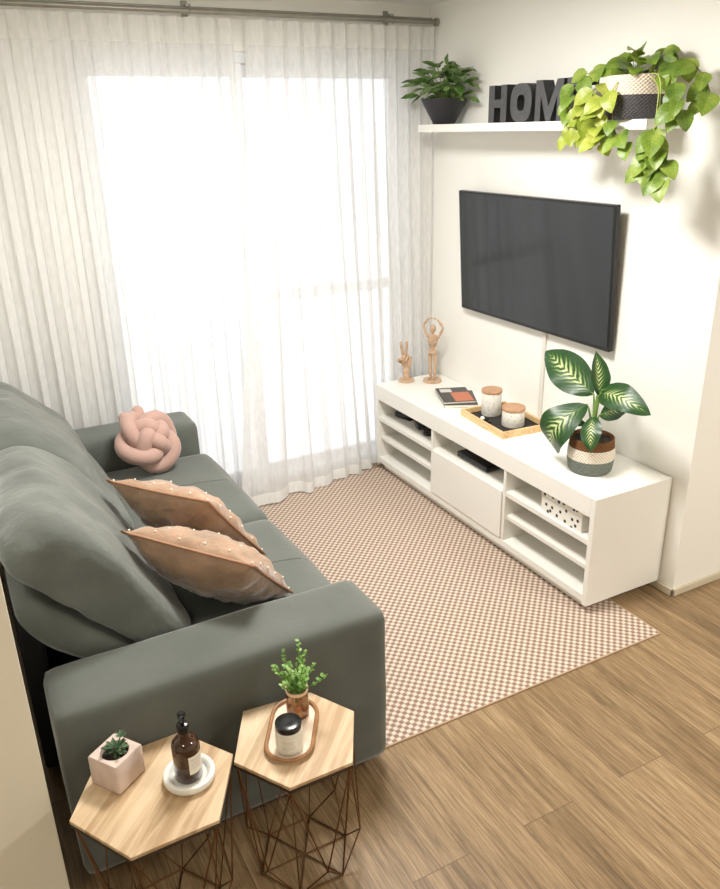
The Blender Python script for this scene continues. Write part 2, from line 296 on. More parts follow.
# ------------------------------------------------------------------ mesh collecting
class MB:
    def __init__(s): s.bm = bmesh.new(); s.uv = None
    def box(s, x0, x1, y0, y1, z0, z1, bev=0, seg=2):
        t = bmesh.new(); bmesh.ops.create_cube(t, size=1)
        for v in t.verts: v.co = Vector((x0+(v.co.x+.5)*(x1-x0), y0+(v.co.y+.5)*(y1-y0), z0+(v.co.z+.5)*(z1-z0)))
        if bev: bmesh.ops.bevel(t, geom=t.edges[:], offset=bev, segments=seg, profile=.5, affect='EDGES')
        s.merge(t); return s
    def merge(s, t, mat=None):
        if mat is not None: t.transform(mat)
        me = bpy.data.meshes.new('tmp'); t.to_mesh(me); t.free(); s.bm.from_mesh(me); bpy.data.meshes.remove(me)
    def prism(s, poly, z0, z1, bev=0, mat=None, holes=None):
        t = bmesh.new()
        f = t.faces.new([t.verts.new((x, y, z0)) for x, y in poly])
        r = bmesh.ops.extrude_face_region(t, geom=[f])
        for v in r['geom']:
            if isinstance(v, bmesh.types.BMVert): v.co.z = z1
        bmesh.ops.recalc_face_normals(t, faces=t.faces[:])
        if bev: bmesh.ops.bevel(t, geom=t.edges[:], offset=bev, segments=2, profile=.5, affect='EDGES')
        s.merge(t, mat); return s
    def lathe(s, prof, n=40, c=(0, 0, 0), mat=None, closed=False):
        t = bmesh.new(); rings = []
        for r, z in prof:
            if r <= 1e-6: rings.append([t.verts.new((c[0], c[1], c[2]+z))])
            else: rings.append([t.verts.new((c[0]+r*math.cos(2*PI*i/n), c[1]+r*math.sin(2*PI*i/n), c[2]+z)) for i in range(n)])
        pairs = list(zip(rings[:-1], rings[1:]))
        if closed: pairs.append((rings[-1], rings[0]))
        for a, b in pairs:
            for i in range(n):
                j = (i+1) % n
                if len(a) == 1 and len(b) == 1: continue
                if len(a) == 1: t.faces.new((a[0], b[j], b[i]))
                elif len(b) == 1: t.faces.new((a[i], a[j], b[0]))
                else: t.faces.new((a[i], a[j], b[j], b[i]))
        bmesh.ops.recalc_face_normals(t, faces=t.faces[:])
        s.merge(t, mat); return s
    def tube(s, pts, rad, n=8, closed=False, cap=True):
        pts = [Vector(p) for p in pts]; K = len(pts)
        rads = rad if isinstance(rad, (list, tuple)) else [rad]*K
        t = bmesh.new(); rings = []; up = None
        for i, p in enumerate(pts):
            if closed: d = pts[(i+1) % K]-pts[i-1]
            else: d = pts[min(i+1, K-1)]-pts[max(i-1, 0)]
            d.normalize()
            if up is None: up = d.orthogonal().normalized()
            up = (up-d*up.dot(d)); up = up.normalized() if up.length > 1e-6 else d.orthogonal().normalized()
            w = d.cross(up)
            rings.append([t.verts.new(p+(up*math.cos(2*PI*k/n)+w*math.sin(2*PI*k/n))*rads[i]) for k in range(n)])
        m = K if closed else K-1
        for i in range(m):
            a, b = rings[i], rings[(i+1) % K]; sh = 0
            if closed and i == K-1:
                sh = min(range(n), key=lambda q: (a[0].co-b[q].co).length)
            for k in range(n):
                t.faces.new((a[k], a[(k+1) % n], b[(k+1+sh) % n], b[(k+sh) % n]))
        if not closed and cap:
            t.faces.new(rings[0][::-1]); t.faces.new(rings[-1])
        bmesh.ops.recalc_face_normals(t, faces=t.faces[:])
        s.merge(t); return s
    def ball(s, c, r, seg=12, sc_=(1, 1, 1), mat=None):
        t = bmesh.new(); bmesh.ops.create_uvsphere(t, u_segments=seg, v_segments=max(6, seg*2//3), radius=r)
        for v in t.verts: v.co = Vector((v.co.x*sc_[0], v.co.y*sc_[1], v.co.z*sc_[2]))
        if mat is not None: t.transform(mat)
        for v in t.verts: v.co += Vector(c)
        s.merge(t); return s
    def sheet(s, nu, nv, f, uv=True, flip=False):
        """f(u, v) -> point, u, v in 0..1"""
        b = s.bm; g = [[b.verts.new(f(i/nu, j/nv)) for j in range(nv+1)] for i in range(nu+1)]
        lay = b.loops.layers.uv.verify() if uv else None
        for i in range(nu):
            for j in range(nv):
                q = [(i, j), (i+1, j), (i+1, j+1), (i, j+1)]
                if flip: q = q[::-1]
                try: fc = b.faces.new([g[a][c] for a, c in q])
                except ValueError: continue
                if lay:
                    for l, (a, c) in zip(fc.loops, q): l[lay].uv = (a/nu, c/nv)
        return s
    def build(s, name, m, parent=None, smooth=True, off=None, angle=40, weld=False):
        b = s.bm
        if weld: bmesh.ops.remove_doubles(b, verts=b.verts[:], dist=1e-5)
        if off is not None:
            for v in b.verts: v.co -= Vector(off)
        me = bpy.data.meshes.new(name); b.to_mesh(me); b.free()
        mats = m if isinstance(m, (list, tuple)) else [m]
        for x in mats: me.materials.append(x)
        if smooth:
            for p in me.polygons: p.use_smooth = True
            me.set_sharp_from_angle(angle=math.radians(angle))
        o = bpy.data.objects.new(name, me); C.objects.link(o)
        if parent: o.parent = parent
        return o

def tag(o, label, cat, group=None, kind=None):
    o['label'] = label; o['category'] = cat
    if group: o['group'] = group
    if kind: o['kind'] = kind
    return o
def thing(name, loc, label, cat, group=None, rz=0):
    o = bpy.data.objects.new(name, None); C.objects.link(o); o.location = loc; o.rotation_euler = (0, 0, rz); o.empty_display_size = .05
    return tag(o, label, cat, group)
def struct(name, mb, m, parent=None, smooth=False, label=None):
    o = mb.build(name, m, parent, smooth)
    if not parent:
        o['kind'] = 'structure'
    if label: o['label'] = label; o['category'] = 'room'
    return o
def place(mb, name, m, loc, label, cat, group=None, rz=0, **k):
    o = mb.build(name, m, None, **k); o.location = loc; o.rotation_euler = (0, 0, rz)
    return tag(o, label, cat, group)
def copy_thing(o, parent=None):
    c = o.copy(); C.objects.link(c)
    if parent: c.parent = parent
    for ch in list(o.children): copy_thing(ch, c)
    return c

# ------------------------------------------------------------------ room
YW, ZC = .18, 2.493
struct('floor', MB().box(-4.6, 2.2, -6.0, .38, -.1, 0), M['floor'], label='brown wood plank floor of the living room')
struct('ceiling', MB().box(-4.6, 2.2, -6.0, .38, ZC, ZC+.1), M['ceiling'], label='white ceiling above the curtain rod')
WX0, WX1, WZ = -1.885, -.125, 2.255
w = MB().box(-2.82, WX0, YW, YW+.2, 0, ZC).box(WX1, .2, YW, YW+.2, 0, ZC).box(WX0, WX1, YW, YW+.2, WZ, ZC)
struct('wall_window', w, M['wall'], label='off-white wall around the balcony door behind the curtains')
struct('wall_right', MB().box(0, .2, -1.80, YW, 0, ZC), M['wall'], label='white wall behind the wall-mounted television')
struct('wall_end', MB().box(.2, 2.2, -1.80, -1.6, 0, ZC), M['wall'], label='wall turning away past the low white cabinet')
struct('wall_left', MB().box(-2.82, -2.62, -2.0, YW, 0, ZC), M['wall'], label='wall behind the sofa backrest')
struct('wall_pier', MB().box(-4.6, -2.536, -2.1, -2.0, 0, ZC), M['pier'], label='beige wall edge beside the sofa arm')
struct('wall_near', MB().box(-4.6, 2.2, -6.0, -5.9, 0, ZC).box(-4.6, -4.5, -5.9, -2.1, 0, ZC).box(2.1, 2.2, -5.9, -1.8, 0, ZC), M['wall'], label='plain walls of the room behind the viewer')
struct('baseboard_right', MB().box(-.012, 0, -1.812, .0, 0, .035, .003), M['trim'], label='low beige baseboard under the television wall')
struct('baseboard_end', MB().box(-.012, 2.1, -1.812, -1.80, 0, .035, .003), M['trim'], label='low beige baseboard on the wall past the cabinet')

# sliding balcony door behind the sheers
win = bpy.data.objects.new('window_1', None); C.objects.link(win); win.location = (0, 0, 0); win['kind'] = 'structure'; win['label'] = 'white sliding balcony door behind sheer curtains'; win['category'] = 'window'
fy0, fy1 = YW+.004, YW+.074
f = MB().box(WX0, WX0+.05, fy0, fy1, 0, WZ, .004).box(WX1-.05, WX1, fy0, fy1, 0, WZ, .004).box(WX0+.05, WX1-.05, fy0, fy1, WZ-.05, WZ, .004).box(WX0+.05, WX1-.05, fy0, fy1, 0, .04, .004)
f.build('window_frame', M['alu'], win, False)
for k, (a, b_, dy) in enumerate(((WX0+.04, -1.06, .018), (-1.11, WX1-.04, .052))):
    y0 = YW+.002+dy-.015+.004; y1 = y0+.03
    s = MB().box(a, a+.06, y0, y1, .05, WZ-.05, .003).box(b_-.06, b_, y0, y1, .05, WZ-.05, .003).box(a+.06, b_-.06, y0, y1, .05, .10, .003).box(a+.06, b_-.06, y0, y1, WZ-.11, WZ-.05, .003)
    if k: s.box(a+.06, b_-.06, y0, y1, 1.04, 1.10, .003)
    so = s.build('sash', M['alu'], win, False)
    MB().box(a+.055, b_-.055, y0+.011, y0+.016, .095, WZ-.10).build('pane', M['pane'], so, False)

# ------------------------------------------------------------------ curtain rod and sheers
YR, ZR = .10, 2.405
rod = thing('curtain_rod', (-1.3, YR, ZR), 'long brushed steel curtain rod above the balcony door', 'curtain rod')
MB().tube([(-2.60, YR, ZR), (-.022, YR, ZR)], .012, 16).build('rod', M['rod'], rod, off=rod.location)
MB().tube([(-2.60, YR+.028, ZR+.016), (-.022, YR+.028, ZR+.016)], .006, 12).build('back_rail', M['rod'], rod, off=rod.location)
MB().lathe([(0, 0), (.018, 0), (.020, .008), (.018, .020), (0, .020)], 20, mat=Matrix.Translation((-.022, YR, ZR)) @ Matrix.Rotation(PI/2, 4, 'Y')).build('finial', M['rod'], rod, off=rod.location)
for bx in (-1.32, -.27, -2.3):
    b = MB().box(bx-.012, bx+.012, YR+.01, YW, ZR+.018, ZR+.030, .002).box(bx-.015, bx+.015, YW-.008, YW-.0005, ZR-.02, ZR+.05, .002)
    b.tube([(bx, YR, ZR-.016), (bx, YR-.016, ZR), (bx, YR, ZR+.016), (bx, YR+.016, ZR+.012), (bx, YR+.016, ZR-.008)], .003, 8)
    b.build('bracket', M['rod'], rod, off=rod.location)

def curtain(x0, x1, npl, seed, lean, label, wide=0.0, kick=None, hemfun=None, dens=None, over=.034):
    top = ZR-.024; rnd = random.Random(seed)
    ph = [rnd.uniform(-.6, .6) for _ in range(64)]; am = [rnd.uniform(.6, 1.25) for _ in range(64)]
    dens = dens or (lambda s: s)
    def pt(s, z):
        d = (top-z)/top                                   # 0 at the rod, 1 at the floor
        q = dens(s)
        k = s*npl; i = min(int(k), 62); fr = k-i
        pa = ph[i]*(1-fr)+ph[i+1]*fr; A = am[i]*(1-fr)+am[i+1]*fr
        w = math.sin(2*PI*k + pa*1.2*d + 1.5*d*noise.noise((s*5, d*1.3, seed)) + .55*math.sin(2*PI*k))
        amp = (.019 + .014*min(1, d*1.5))*A
        fo_ = .5+.5*noise.noise((i*1.7+fr*1.7, seed*2.1, d*.8))     # how far each fold turns over on itself
        x = x0+(x1-x0)*q + .008*math.cos(2*PI*k+pa)*(.4+d) + (.005+over*fo_*fo_)*min(1, .25+d*2.2)*math.sin(4*PI*k+2*pa*d)
        y = YR + amp*w - .002 + .010*d*noise.noise((s*9, d*2, seed+3.1))
        x += lean(q)*d**1.25
        if kick: y += kick(q)*d**1.6
        return Vector((x, y, z))
    lo = .013
    o_body = MB(); n = int(npl*20)
    def hem(s): return lo + (hemfun(s) if hemfun else 0)
    zh = top-.105
    o_body.sheet(n, 54, lambda u, v: pt(u, hem(u)+(zh-hem(u))*v))
    root = o_body.build('sheer_curtain', M['sheer']); tag(root, label, 'curtain', 'sheer curtains')
    MB().sheet(n, 5, lambda u, v: pt(u, zh+(top-zh)*v)+Vector((0, -.0015, 0))).build('header_band', M['header'], root)
    MB().sheet(n, 2, lambda u, v: pt(u, hem(u)+.06*v)+Vector((0, -.0012, 0))).build('hem_band', M['header'], root)
    return root
curtain(-2.60, -1.130, 18, 3.0, lambda q: 0*q, over=.017, label='white sheer curtain panel hanging behind the sofa')
curtain(-1.065, -.025, 13, 9.0, lambda q: -.30*(1-q)**5+.40*q*(1-q)**1.3, 'white sheer curtain panel reaching the floor beside the low white cabinet',
        kick=lambda q: -.23*max(0, 1-q*1.6)**1.0, hemfun=lambda s: .012*abs(math.sin(s*17)), dens=lambda s: 1-(1-s)**1.0*(1-.28*s*(1-s)) if s < 1 else 1)

# ------------------------------------------------------------------ rug
rug = thing('rug', (-1.15, -.95, 0), 'pink and cream checked woven rug under the low white cabinet', 'rug')
RX0, RX1, RY0, RY1 = -2.05, -.262, -1.969, .045
MB().box(RX0, RX1, RY0, RY1, .0005, .0065).build('woven_field', M['rug'], rug, False, off=rug.location)
MB().box(RX0, RX1, RY0-.006, RY0, .0005, .0062).box(RX1, RX1+.006, RY0, RY1, .0005, .0062).build('bound_edge', M['edge'], rug, False, off=rug.location)

# ------------------------------------------------------------------ low white cabinet under the TV
BX, BY0, BY1, BH = -.428, -1.725, .048, .533
bench = thing('media_cabinet', (-.21, -.85, 0), 'long low white media cabinet with open shelves under the television', 'media cabinet')
off = bench.location
def bp(name, m, *boxes, bev=.002, parent=bench, lab=None):
    q = MB()
    for b in boxes: q.box(*b, bev)
    o = q.build(name, M[m], parent, False, off=off)
    if lab: o['label'] = lab
    return o
T0 = .445
bp('top_board', 'white', (BX, -.004, BY0+.0252, BY1-.0252, T0, BH), bev=.002)
for y in (BY0, BY1-.025): bp('side_panel', 'white', (BX, -.004, y, y+.025, .04, BH))
D1, D2 = -.545, -1.155
for y in (D1, D2): bp('divider', 'white_in', (BX+.004, -.02, y-.009, y+.009, .07, T0))
bp('back_panel', 'white_in', (-.02, -.008, BY0+.025, BY1-.025, .07, T0))
bp('bottom_board', 'white', (BX+.003, -.02, BY0+.025, BY1-.025, .05, .085))
for a, b in ((D1+.009, BY1-.025), (D2+.009, D1-.009), (BY0+.025, D2-.009)):
    bp('shelf', 'white_in', (BX+.006, -.02, a, b, .315, .34))
for a, b in ((D1+.009, BY1-.025), (BY0+.025, D2-.009)):
    bp('shelf', 'white_in', (BX+.02, -.02, a, b, .193, .215))
bp('door', 'white', (BX-.002, BX+.016, D2+.013, D1-.013, .09, .335), lab='plain white drop-down door')
bp('plinth', 'white', (BX+.035, -.03, BY0+.06, BY1-.03, .0066, .05))

# things inside the cabinet
def gamepad():
    m = MB()
    prof = [(-.075, -.022), (-.062, .022), (-.02, .028), (.02, .028), (.062, .022), (.075, -.022), (.066, -.045), (.05, -.042), (.032, -.008), (-.032, -.008), (-.05, -.042), (-.066, -.045)]
    m.prism(prof, .004, .034, .006)
    m.prism([(-.05, -.02), (-.05, .016), (.05, .016), (.05, -.02)], .0, .006)
    o = m.build('game_controller', M['blackp'])
    for sx in (-.03, .03): MB().lathe([(0, .033), (.006, .033), (.005, .043), (.009, .044), (.008, .049), (0, .049)], 14, (sx, .002, 0)).build('thumb_stick', M['tvbody'], o)
    return o
g0 = gamepad()
for i, (y, rz, lab) in enumerate(((-.085, .3, 'black game controller on the cabinet upper shelf, the one closest to the curtain'),
                                  (-.245, -.4, 'black game controller in the middle of three on the cabinet upper shelf'),
                                  (-.405, .9, 'black game controller on the upper shelf, beside the cabinet divider'))):
    g = g0 if i == 0 else copy_thing(g0)
    g.location = (-.31, y, .3402); g.rotation_euler = (0, 0, PI/2+rz); tag(g, lab, 'game controller', 'game controllers in the cabinet')
rec = thing('media_player', (-.27, -.835, .3402), 'flat black media player in the slot above the cabinet door', 'media player')
MB().box(-.11, .11, -.125, .125, .006, .034, .005).build('casing', M['blackp'], rec, False)
MB().box(-.1115, -.109, -.11, .11, .014, .022).build('front_strip', M['tvbody'], rec, False)
for a in (-.08, .08):
    for b in (-.1, .1): MB().lathe([(0, 0), (.01, 0), (.01, .007), (0, .007)], 12, (a, b, 0)).build('foot', M['tvbody'], rec)
nb = thing('storage_box', (-.352, -1.515, .3402), 'white box with black dots on the cabinet shelf', 'box')
MB().box(-.055, .055, -.125, .125, 0, .072, .003).build('body', M['dotted'], nb, False)
MB().box(-.057, .057, -.127, .127, .0725, .09, .003).build('lid', M['dotted'], nb, False)

# ------------------------------------------------------------------ television
tv = thing('television', (-.06, -.78, 1.29), 'large black flat television mounted on the white wall', 'television')
ty0, ty1, tz0, tz1 = -1.338, -.238, .983, 1.598
MB().box(-.062, -.034, ty0, ty1, tz0, tz1, .004).box(-.034, -.022, ty0+.15, ty1-.15, tz0+.08, tz1-.14, .006).build('casing', M['tvbody'], tv, False, off=tv.location)
MB().box(-.0632, -.0615, ty0+.010, ty1-.010, tz0+.016, tz1-.010).build('screen', M['screen'], tv, False, off=tv.location)
MB().box(-.022, -.010, -.98, -.60, 1.16, 1.42, .002).build('wall_bracket', M['tvbody'], tv, False, off=tv.location)
tv.rotation_euler = (0, math.radians(-3.6), 0)
cab = MB().box(-.014, -.0005, -.898, -.876, BH+.0005, tz0+.06, .004)
place(cab, 'cable_cover', M['cablew'], (0, 0, 0), 'thin white cable cover running down the wall below the television', 'cable cover', smooth=False)

# ------------------------------------------------------------------ wall shelf
SZ = 1.915
place(MB().box(-.2, -.0005, -1.56, -.03, SZ-.036, SZ, .002), 'wall_shelf', M['white'], (0, 0, 0), 'long white floating shelf high on the wall above the television', 'shelf', smooth=False)

def letter(kind, y0, w, h=.155, d=.06):
    """front faces -x, reads from +y to -y"""
    m = MB(); t = w*.32
    def bars(rects):
        for a, b, c, e in rects: m.prism([(a, c), (b, c), (b, e), (a, e)], 0, d)
    if kind == 'H': m.prism([(0,0),(t,0),(t,h*.40),(w-t,h*.40),(w-t,0),(w,0),(w,h),(w-t,h),(w-t,h*.62),(t,h*.62),(t,h),(0,h)], 0, d)
    if kind == 'E': m.prism([(0,0),(w,0),(w,h*.2),(t*1.1,h*.2),(t*1.1,h*.4),(w*.9,h*.4),(w*.9,h*.6),(t*1.1,h*.6),(t*1.1,h*.8),(w,h*.8),(w,h),(0,h)], 0, d)
    if kind == 'M': 
        s = w*.2
        m.prism([(0,0),(s,0),(s,h*.62),(w*.42,0),(w*.58,0),(w-s,h*.62),(w-s,0),(w,0),(w,h),(w-s*1.15,h),(w*.5,h*.36),(s*1.15,h),(0,h)], 0, d)
    if kind == 'O':
        n = 36; t_ = bmesh.new()
        def el(rx, ry, z): 
            out = []
            for i in range(n):
                a = 2*PI*i/n; c, s_ = math.cos(a), math.sin(a)
                out.append(t_.verts.new((w/2+rx*math.copysign(abs(c)**.75, c), h/2+ry*math.copysign(abs(s_)**.75, s_), z)))
            return out
        A, B, A2, B2 = el(w/2, h/2, 0), el(w/2-t, h/2-t, 0), el(w/2, h/2, d), el(w/2-t, h/2-t, d)
        for i in range(n):
            j = (i+1) % n
            t_.faces.new((A[i], A[j], B[j], B[i])); t_.faces.new((A2[i], A2[j], B2[j], B2[i])); t_.faces.new((A[i], A[j], A2[j], A2[i])); t_.faces.new((B[i], B[j], B2[j], B2[i]))
        bmesh.ops.recalc_face_normals(t_, faces=t_.faces[:]); m.merge(t_)
    # local (u, v, depth) -> world: u -> -y, v -> z, depth -> +x
    m.bm.transform(Matrix(((0, 0, 1, 0), (-1, 0, 0, 0), (0, 1, 0, 0), (0, 0, 0, 1))))
    bmesh.ops.recalc_face_normals(m.bm, faces=m.bm.faces[:])
    o = m.build('decor_letter', [M['letter_face'], M['letter_side']], None, False)
    for p in o.data.polygons: p.material_index = 0 if p.normal.x < -.9 else 1
    o.location = (-.165, y0, SZ+.0003)
    return tag(o, {'H': 'dark grey standing letter H on the wall shelf', 'O': 'dark grey standing letter O on the wall shelf', 'M': 'dark grey standing letter M on the wall shelf',
                   'E': 'dark grey standing letter E half hidden behind trailing leaves'}[kind], 'letter', 'decor letters on the wall shelf')
letter('H', -.580, .130); letter('O', -.738, .142); letter('M', -.905, .170, .16); letter('E', -1.095, .115, .16)

# ------------------------------------------------------------------ leaves
def leaf_into(m, base, tip, width, nrm, sag=0.0, fold=.15, shape='oval', nu=6, nv=9, curl=0.0):
    """one leaf blade: base -> tip, nrm = approximate upper side, sag bends the middle towards nrm"""
    base, tip, nrm = Vector(base), Vector(tip), Vector(nrm)
    ax = tip-base; Ln = ax.length; ax.normalize()
    n = nrm-ax*nrm.dot(ax); n = n.normalized() if n.length > 1e-5 else ax.orthogonal().normalized(); sd = ax.cross(n)
    def f(u, v):
        a = u*2-1
        if shape == 'heart': wv = (math.sin(PI*min(1, v)**.66))**.72 if 0 < v < 1 else 0
        elif shape == 'lance': wv = math.sin(PI*v**.8)**.9 if 0 < v < 1 else 0
        else: wv = math.sin(PI*v**.9)**.72 if 0 < v < 1 else 0
        wv = max(wv, .02)
        x = a*wv*width*.5
        back = -.10*Ln*(abs(a)**1.5)*max(0, 1-v*4) if shape == 'heart' else 0
        return base+ax*(Ln*v+back)+sd*x+n*(sag*Ln*math.sin(PI*v)+fold*abs(x)*1.0-curl*Ln*v*v+.012*Ln*math.sin(v*17+a*2)*abs(a))
    m.sheet(nu, nv, f)

def rand_dir(r, up=.3):
    a = r.uniform(0, 2*PI); z = r.uniform(-.3, 1)*1+up
    return Vector((math.cos(a), math.sin(a), z)).normalized()

# black pot plant on the shelf
pp = thing('potted_plant', (-.120, -.150, SZ+.0003), 'leafy green plant in a black tapered pot on the wall shelf', 'potted plant')
MB().lathe([(0, 0), (.052, 0), (.056, .004), (.116, .112), (.116, .118), (.108, .118), (.100, .105), (0, .10)], 6 and 40).build('pot', M['potblack'], pp)
MB().lathe([(0, .103), (.099, .104)], 32).build('soil', M['soil'], pp)
r = random.Random(21); fo = MB(); st = MB()
for i in range(120):
    a = r.uniform(0, 2*PI); rad = min(.15, abs(r.gauss(.07, .05))); h = r.uniform(-.01, .165)*(1-rad*2.2)
    cx = max(-.10, min(.05, rad*math.cos(a)*.75)); cy = rad*math.sin(a)*1.12
    p = Vector((cx, cy, .125+h))
    d = Vector((math.cos(a)*.7-.15, math.sin(a)*1.0, r.uniform(-.65, .3))).normalized()
    L_ = r.uniform(.055, .105); tip = p+d*L_
    tip.x = min(tip.x, .088); tip.y = max(-.28, min(.165, tip.y))
    leaf_into(fo, p, tip, L_*r.uniform(.38, .52), (r.uniform(-.8, -.1), r.uniform(-.6, .1), 1), sag=.10, fold=-.2, shape='lance', nu=4, nv=7)
    if i % 3 == 0: st.tube([(cx*.15, cy*.15, .10), (p.x*.5, p.y*.5, .10+(p.z-.10)*.65), p], .0022, 5)
for p, d_, L_ in (((-.06, .10, .17), (-.55, .75, -.5), .12), ((-.07, .11, .19), (-.6, .75, .05), .12), ((-.04, .08, .23), (-.5, .8, .25), .10), ((-.03, -.16, .17), (-.4, -.9, -.5), .11), ((-.03, -.18, .20), (-.4, -.9, -.1), .11), ((-.02, -.06, .26), (-.2, -.2, .9), .06)):
    p = Vector(p); leaf_into(fo, p, p+Vector(d_).normalized()*L_, .048, (-.4, -.2, 1), sag=.1, shape='lance')
    st.tube([(0, 0, .11), (p.x*.5, p.y*.5, .16), p], .0022, 5)
fo.build('foliage', M['leaf_green'], pp); st.build('stem', M['stem'], pp)

# trailing plant in the woven basket
PB = Vector((-.124, -1.430, SZ+.0003))
po = thing('trailing_plant', PB, 'lime green trailing plant in a cream and charcoal basket on the wall shelf', 'potted plant')
MB().lathe([(0, 0), (.100, 0), (.106, .01), (.112, .06), (.116, .11), (.117, .146), (.114, .148), (.110, .144), (.108, .12), (0, .118)], 44).build('basket', M['basket_b'], po)
MB().lathe([(0, .125), (.109, .127)], 32).build('soil', M['soil'], po)
r = random.Random(5)
def vine(pts, leaves, mat, smat, rnd, size=(.055, .085), droop=.4, first=.15):
    pts = [Vector(p)-PB for p in pts]
    # Catmull-Rom
    P = [pts[0]]+pts+[pts[-1]]; path = []
    for i in range(1, len(P)-2):
        for k in range(8):
            t = k/8; a, b, c, d = P[i-1], P[i], P[i+1], P[i+2]
            path.append(.5*((2*b)+(c-a)*t+(2*a-5*b+4*c-d)*t*t+(3*b-a-3*c+d)*t**3))
    path.append(pts[-1])
    v = MB(); v.tube(path, .0022, 6); root = v.build('vine', M[smat], po)
    lf = MB(); n = len(path)
    for i in range(leaves):
        t = first+(1-first)*(i+.5)/leaves; q = path[min(n-1, int(t*(n-1)))]; 
        sd = 1 if i % 2 else -1
        d = Vector((rnd.uniform(-.9, .05), sd*rnd.uniform(.2, .8), rnd.uniform(-.9, .1)-droop)).normalized()
        st_ = q+Vector((d.x*.35, d.y*.5, .25))*.035
        L_ = rnd.uniform(*size); tip = st_+d*L_
        tip.x = min(tip.x, -PB.x-.012); st_.x = min(st_.x, -PB.x-.012)
        lf.tube([q, (q+st_)/2+Vector((0, 0, .004)), st_], .0013, 5)
        leaf_into(lf, st_, tip, L_*rnd.uniform(.72, .92), (-.8+rnd.uniform(-.3, .3), -.45+rnd.uniform(-.4, .4), .55), sag=.10, fold=.18, shape='heart', nu=6, nv=8, curl=.06)
    lf.build('leaf_blades', M[mat], root)
B0 = PB+Vector((0, 0, .13))
# left cascade (bright yellow-green), in front of letter E
B1 = B0+Vector((-.03, .05, .02)); B2 = B0+Vector((-.02, -.06, .02))
vine([B1, (-.20, -1.395, 2.06), (-.22, -1.319, 2.015), (-.22, -1.272, 1.953), (-.225, -1.270, 1.885), (-.225, -1.290, 1.825)], 11, 'leaf_pothos_y', 'stem_y', r, (.055, .085), .4, .34)
vine([B1, (-.24, -1.445, 2.04), (-.25, -1.405, 1.983), (-.255, -1.380, 1.92), (-.255, -1.380, 1.86), (-.255, -1.415, 1.82)], 11, 'leaf_pothos_y', 'stem_y', r, (.055, .085), .4, .34)
vine([B1, (-.16, -1.345, 2.095), (-.18, -1.245, 2.078), (-.215, -1.195, 2.03), (-.225, -1.190, 1.96), (-.225, -1.210, 1.89)], 10, 'leaf_pothos', 'stem_y', r)
vine([B1, (-.225, -1.415, 1.99), (-.23, -1.430, 1.90), (-.23, -1.465, 1.85), (-.23, -1.515, 1.82)], 5, 'leaf_pothos', 'stem_b', r, (.06, .09), .4, .45)
vine([B1, (-.225, -1.265, 2.0), (-.23, -1.215, 1.90), (-.23, -1.195, 1.84)], 6, 'leaf_pothos_y', 'stem_b', r, (.05, .075), .5, .4)
# right cascade, past the shelf end
vine([B2, (-.22, -1.615, 2.045), (-.23, -1.640, 1.945), (-.23, -1.635, 1.88), (-.225, -1.655, 1.81), (-.22, -1.675, 1.75), (-.22, -1.670, 1.70)], 11, 'leaf_pothos', 'stem_y', r, (.065, .095), .7, .5)
vine([B2, (-.23, -1.625, 2.01), (-.24, -1.635, 1.88), (-.235, -1.630, 1.79), (-.23, -1.615, 1.73)], 7, 'leaf_pothos', 'stem_y', r, (.06, .095), .8, .55)
vine([B2, (-.19, -1.625, 2.045), (-.20, -1.678, 1.99), (-.205, -1.710, 1.935), (-.20, -1.702, 1.91)], 8, 'leaf_pothos', 'stem_y', r, (.06, .09))
vine([B2, (-.12, -1.565, 2.09), (-.12, -1.635, 2.09), (-.12, -1.710, 2.05), (-.12, -1.750, 1.985), (-.12, -1.750, 1.945)], 8, 'leaf_pothos', 'stem_b', r, (.06, .09))
# crown over the rim
cr = MB()
for i in range(30):
    a = r.uniform(0, 2*PI); p = Vector((.05*math.cos(a), .085*math.sin(a), .15+r.uniform(0, .07)))
    d = Vector((math.cos(a)*.7-.25, math.sin(a), r.uniform(-.3, .45))).normalized(); L_ = r.uniform(.06, .09)
    tip = p+d*L_; tip.x = min(tip.x, .09)
    leaf_into(cr, p, tip, L_*.8, (-.6, -.45, .7), sag=.1, fold=.15, shape='heart', curl=.08)
    cr.tube([(p.x*.3, p.y*.3, .125), (p.x*.7, p.y*.7, .15), p], .0016, 5)
for p, d, L_ in (((-.02, .0, .20), (-.3, -.5, .25), .10), ((-.02, -.05, .20), (-.3, -.6, -.2), .09), ((-.03, .03, .17), (-.5, .3, .2), .08)):
    leaf_into(cr, p, Vector(p)+Vector(d).normalized()*L_, L_*.85, (-.6, -.4, .7), sag=.12, shape='heart')
cr.build('foliage', M['leaf_pothos'], po)

# ------------------------------------------------------------------ variegated plant on the cabinet
DP = Vector((-.235, -1.482, BH))
di = thing('dumb_cane_plant', DP+Vector((0, 0, .0003)), 'variegated broad-leaved plant in a banded basket on the white cabinet', 'potted plant')
MB().lathe([(0, 0), (.084, 0), (.092, .012), (.098, .055), (.098, .09), (.094, .118), (.091, .150), (.088, .152), (.085, .148), (.084, .13), (0, .128)], 44).build('basket', M['basket_a'], di)
MB().lathe([(0, .132), (.084, .134)], 32).build('soil', M['soil'], di)
def big_leaf(base, tip, width, nrm, sag, fold, stem_from=(0, 0, .13), shape='oval', curl=0., sw=.005):
    m = MB(); leaf_into(m, base, tip, width, nrm, sag, fold, shape, 12, 22, curl)
    o = m.build('leaf', M['leaf_dief'], di, angle=80)
    s = Vector(stem_from); b = Vector(base); mid = (s+b)/2+Vector((0, 0, .02))
    d = (Vector(tip)-b).normalized()
    MB().tube([s, s*.6+b*.4+Vector((0, 0, .015)), s*.25+b*.75+Vector((0, 0, .012)), b, b+d*.03], [sw*1.2, sw, sw*.8, sw*.7, sw*.3], 8).build('leaf_stalk', M['stem'], o)
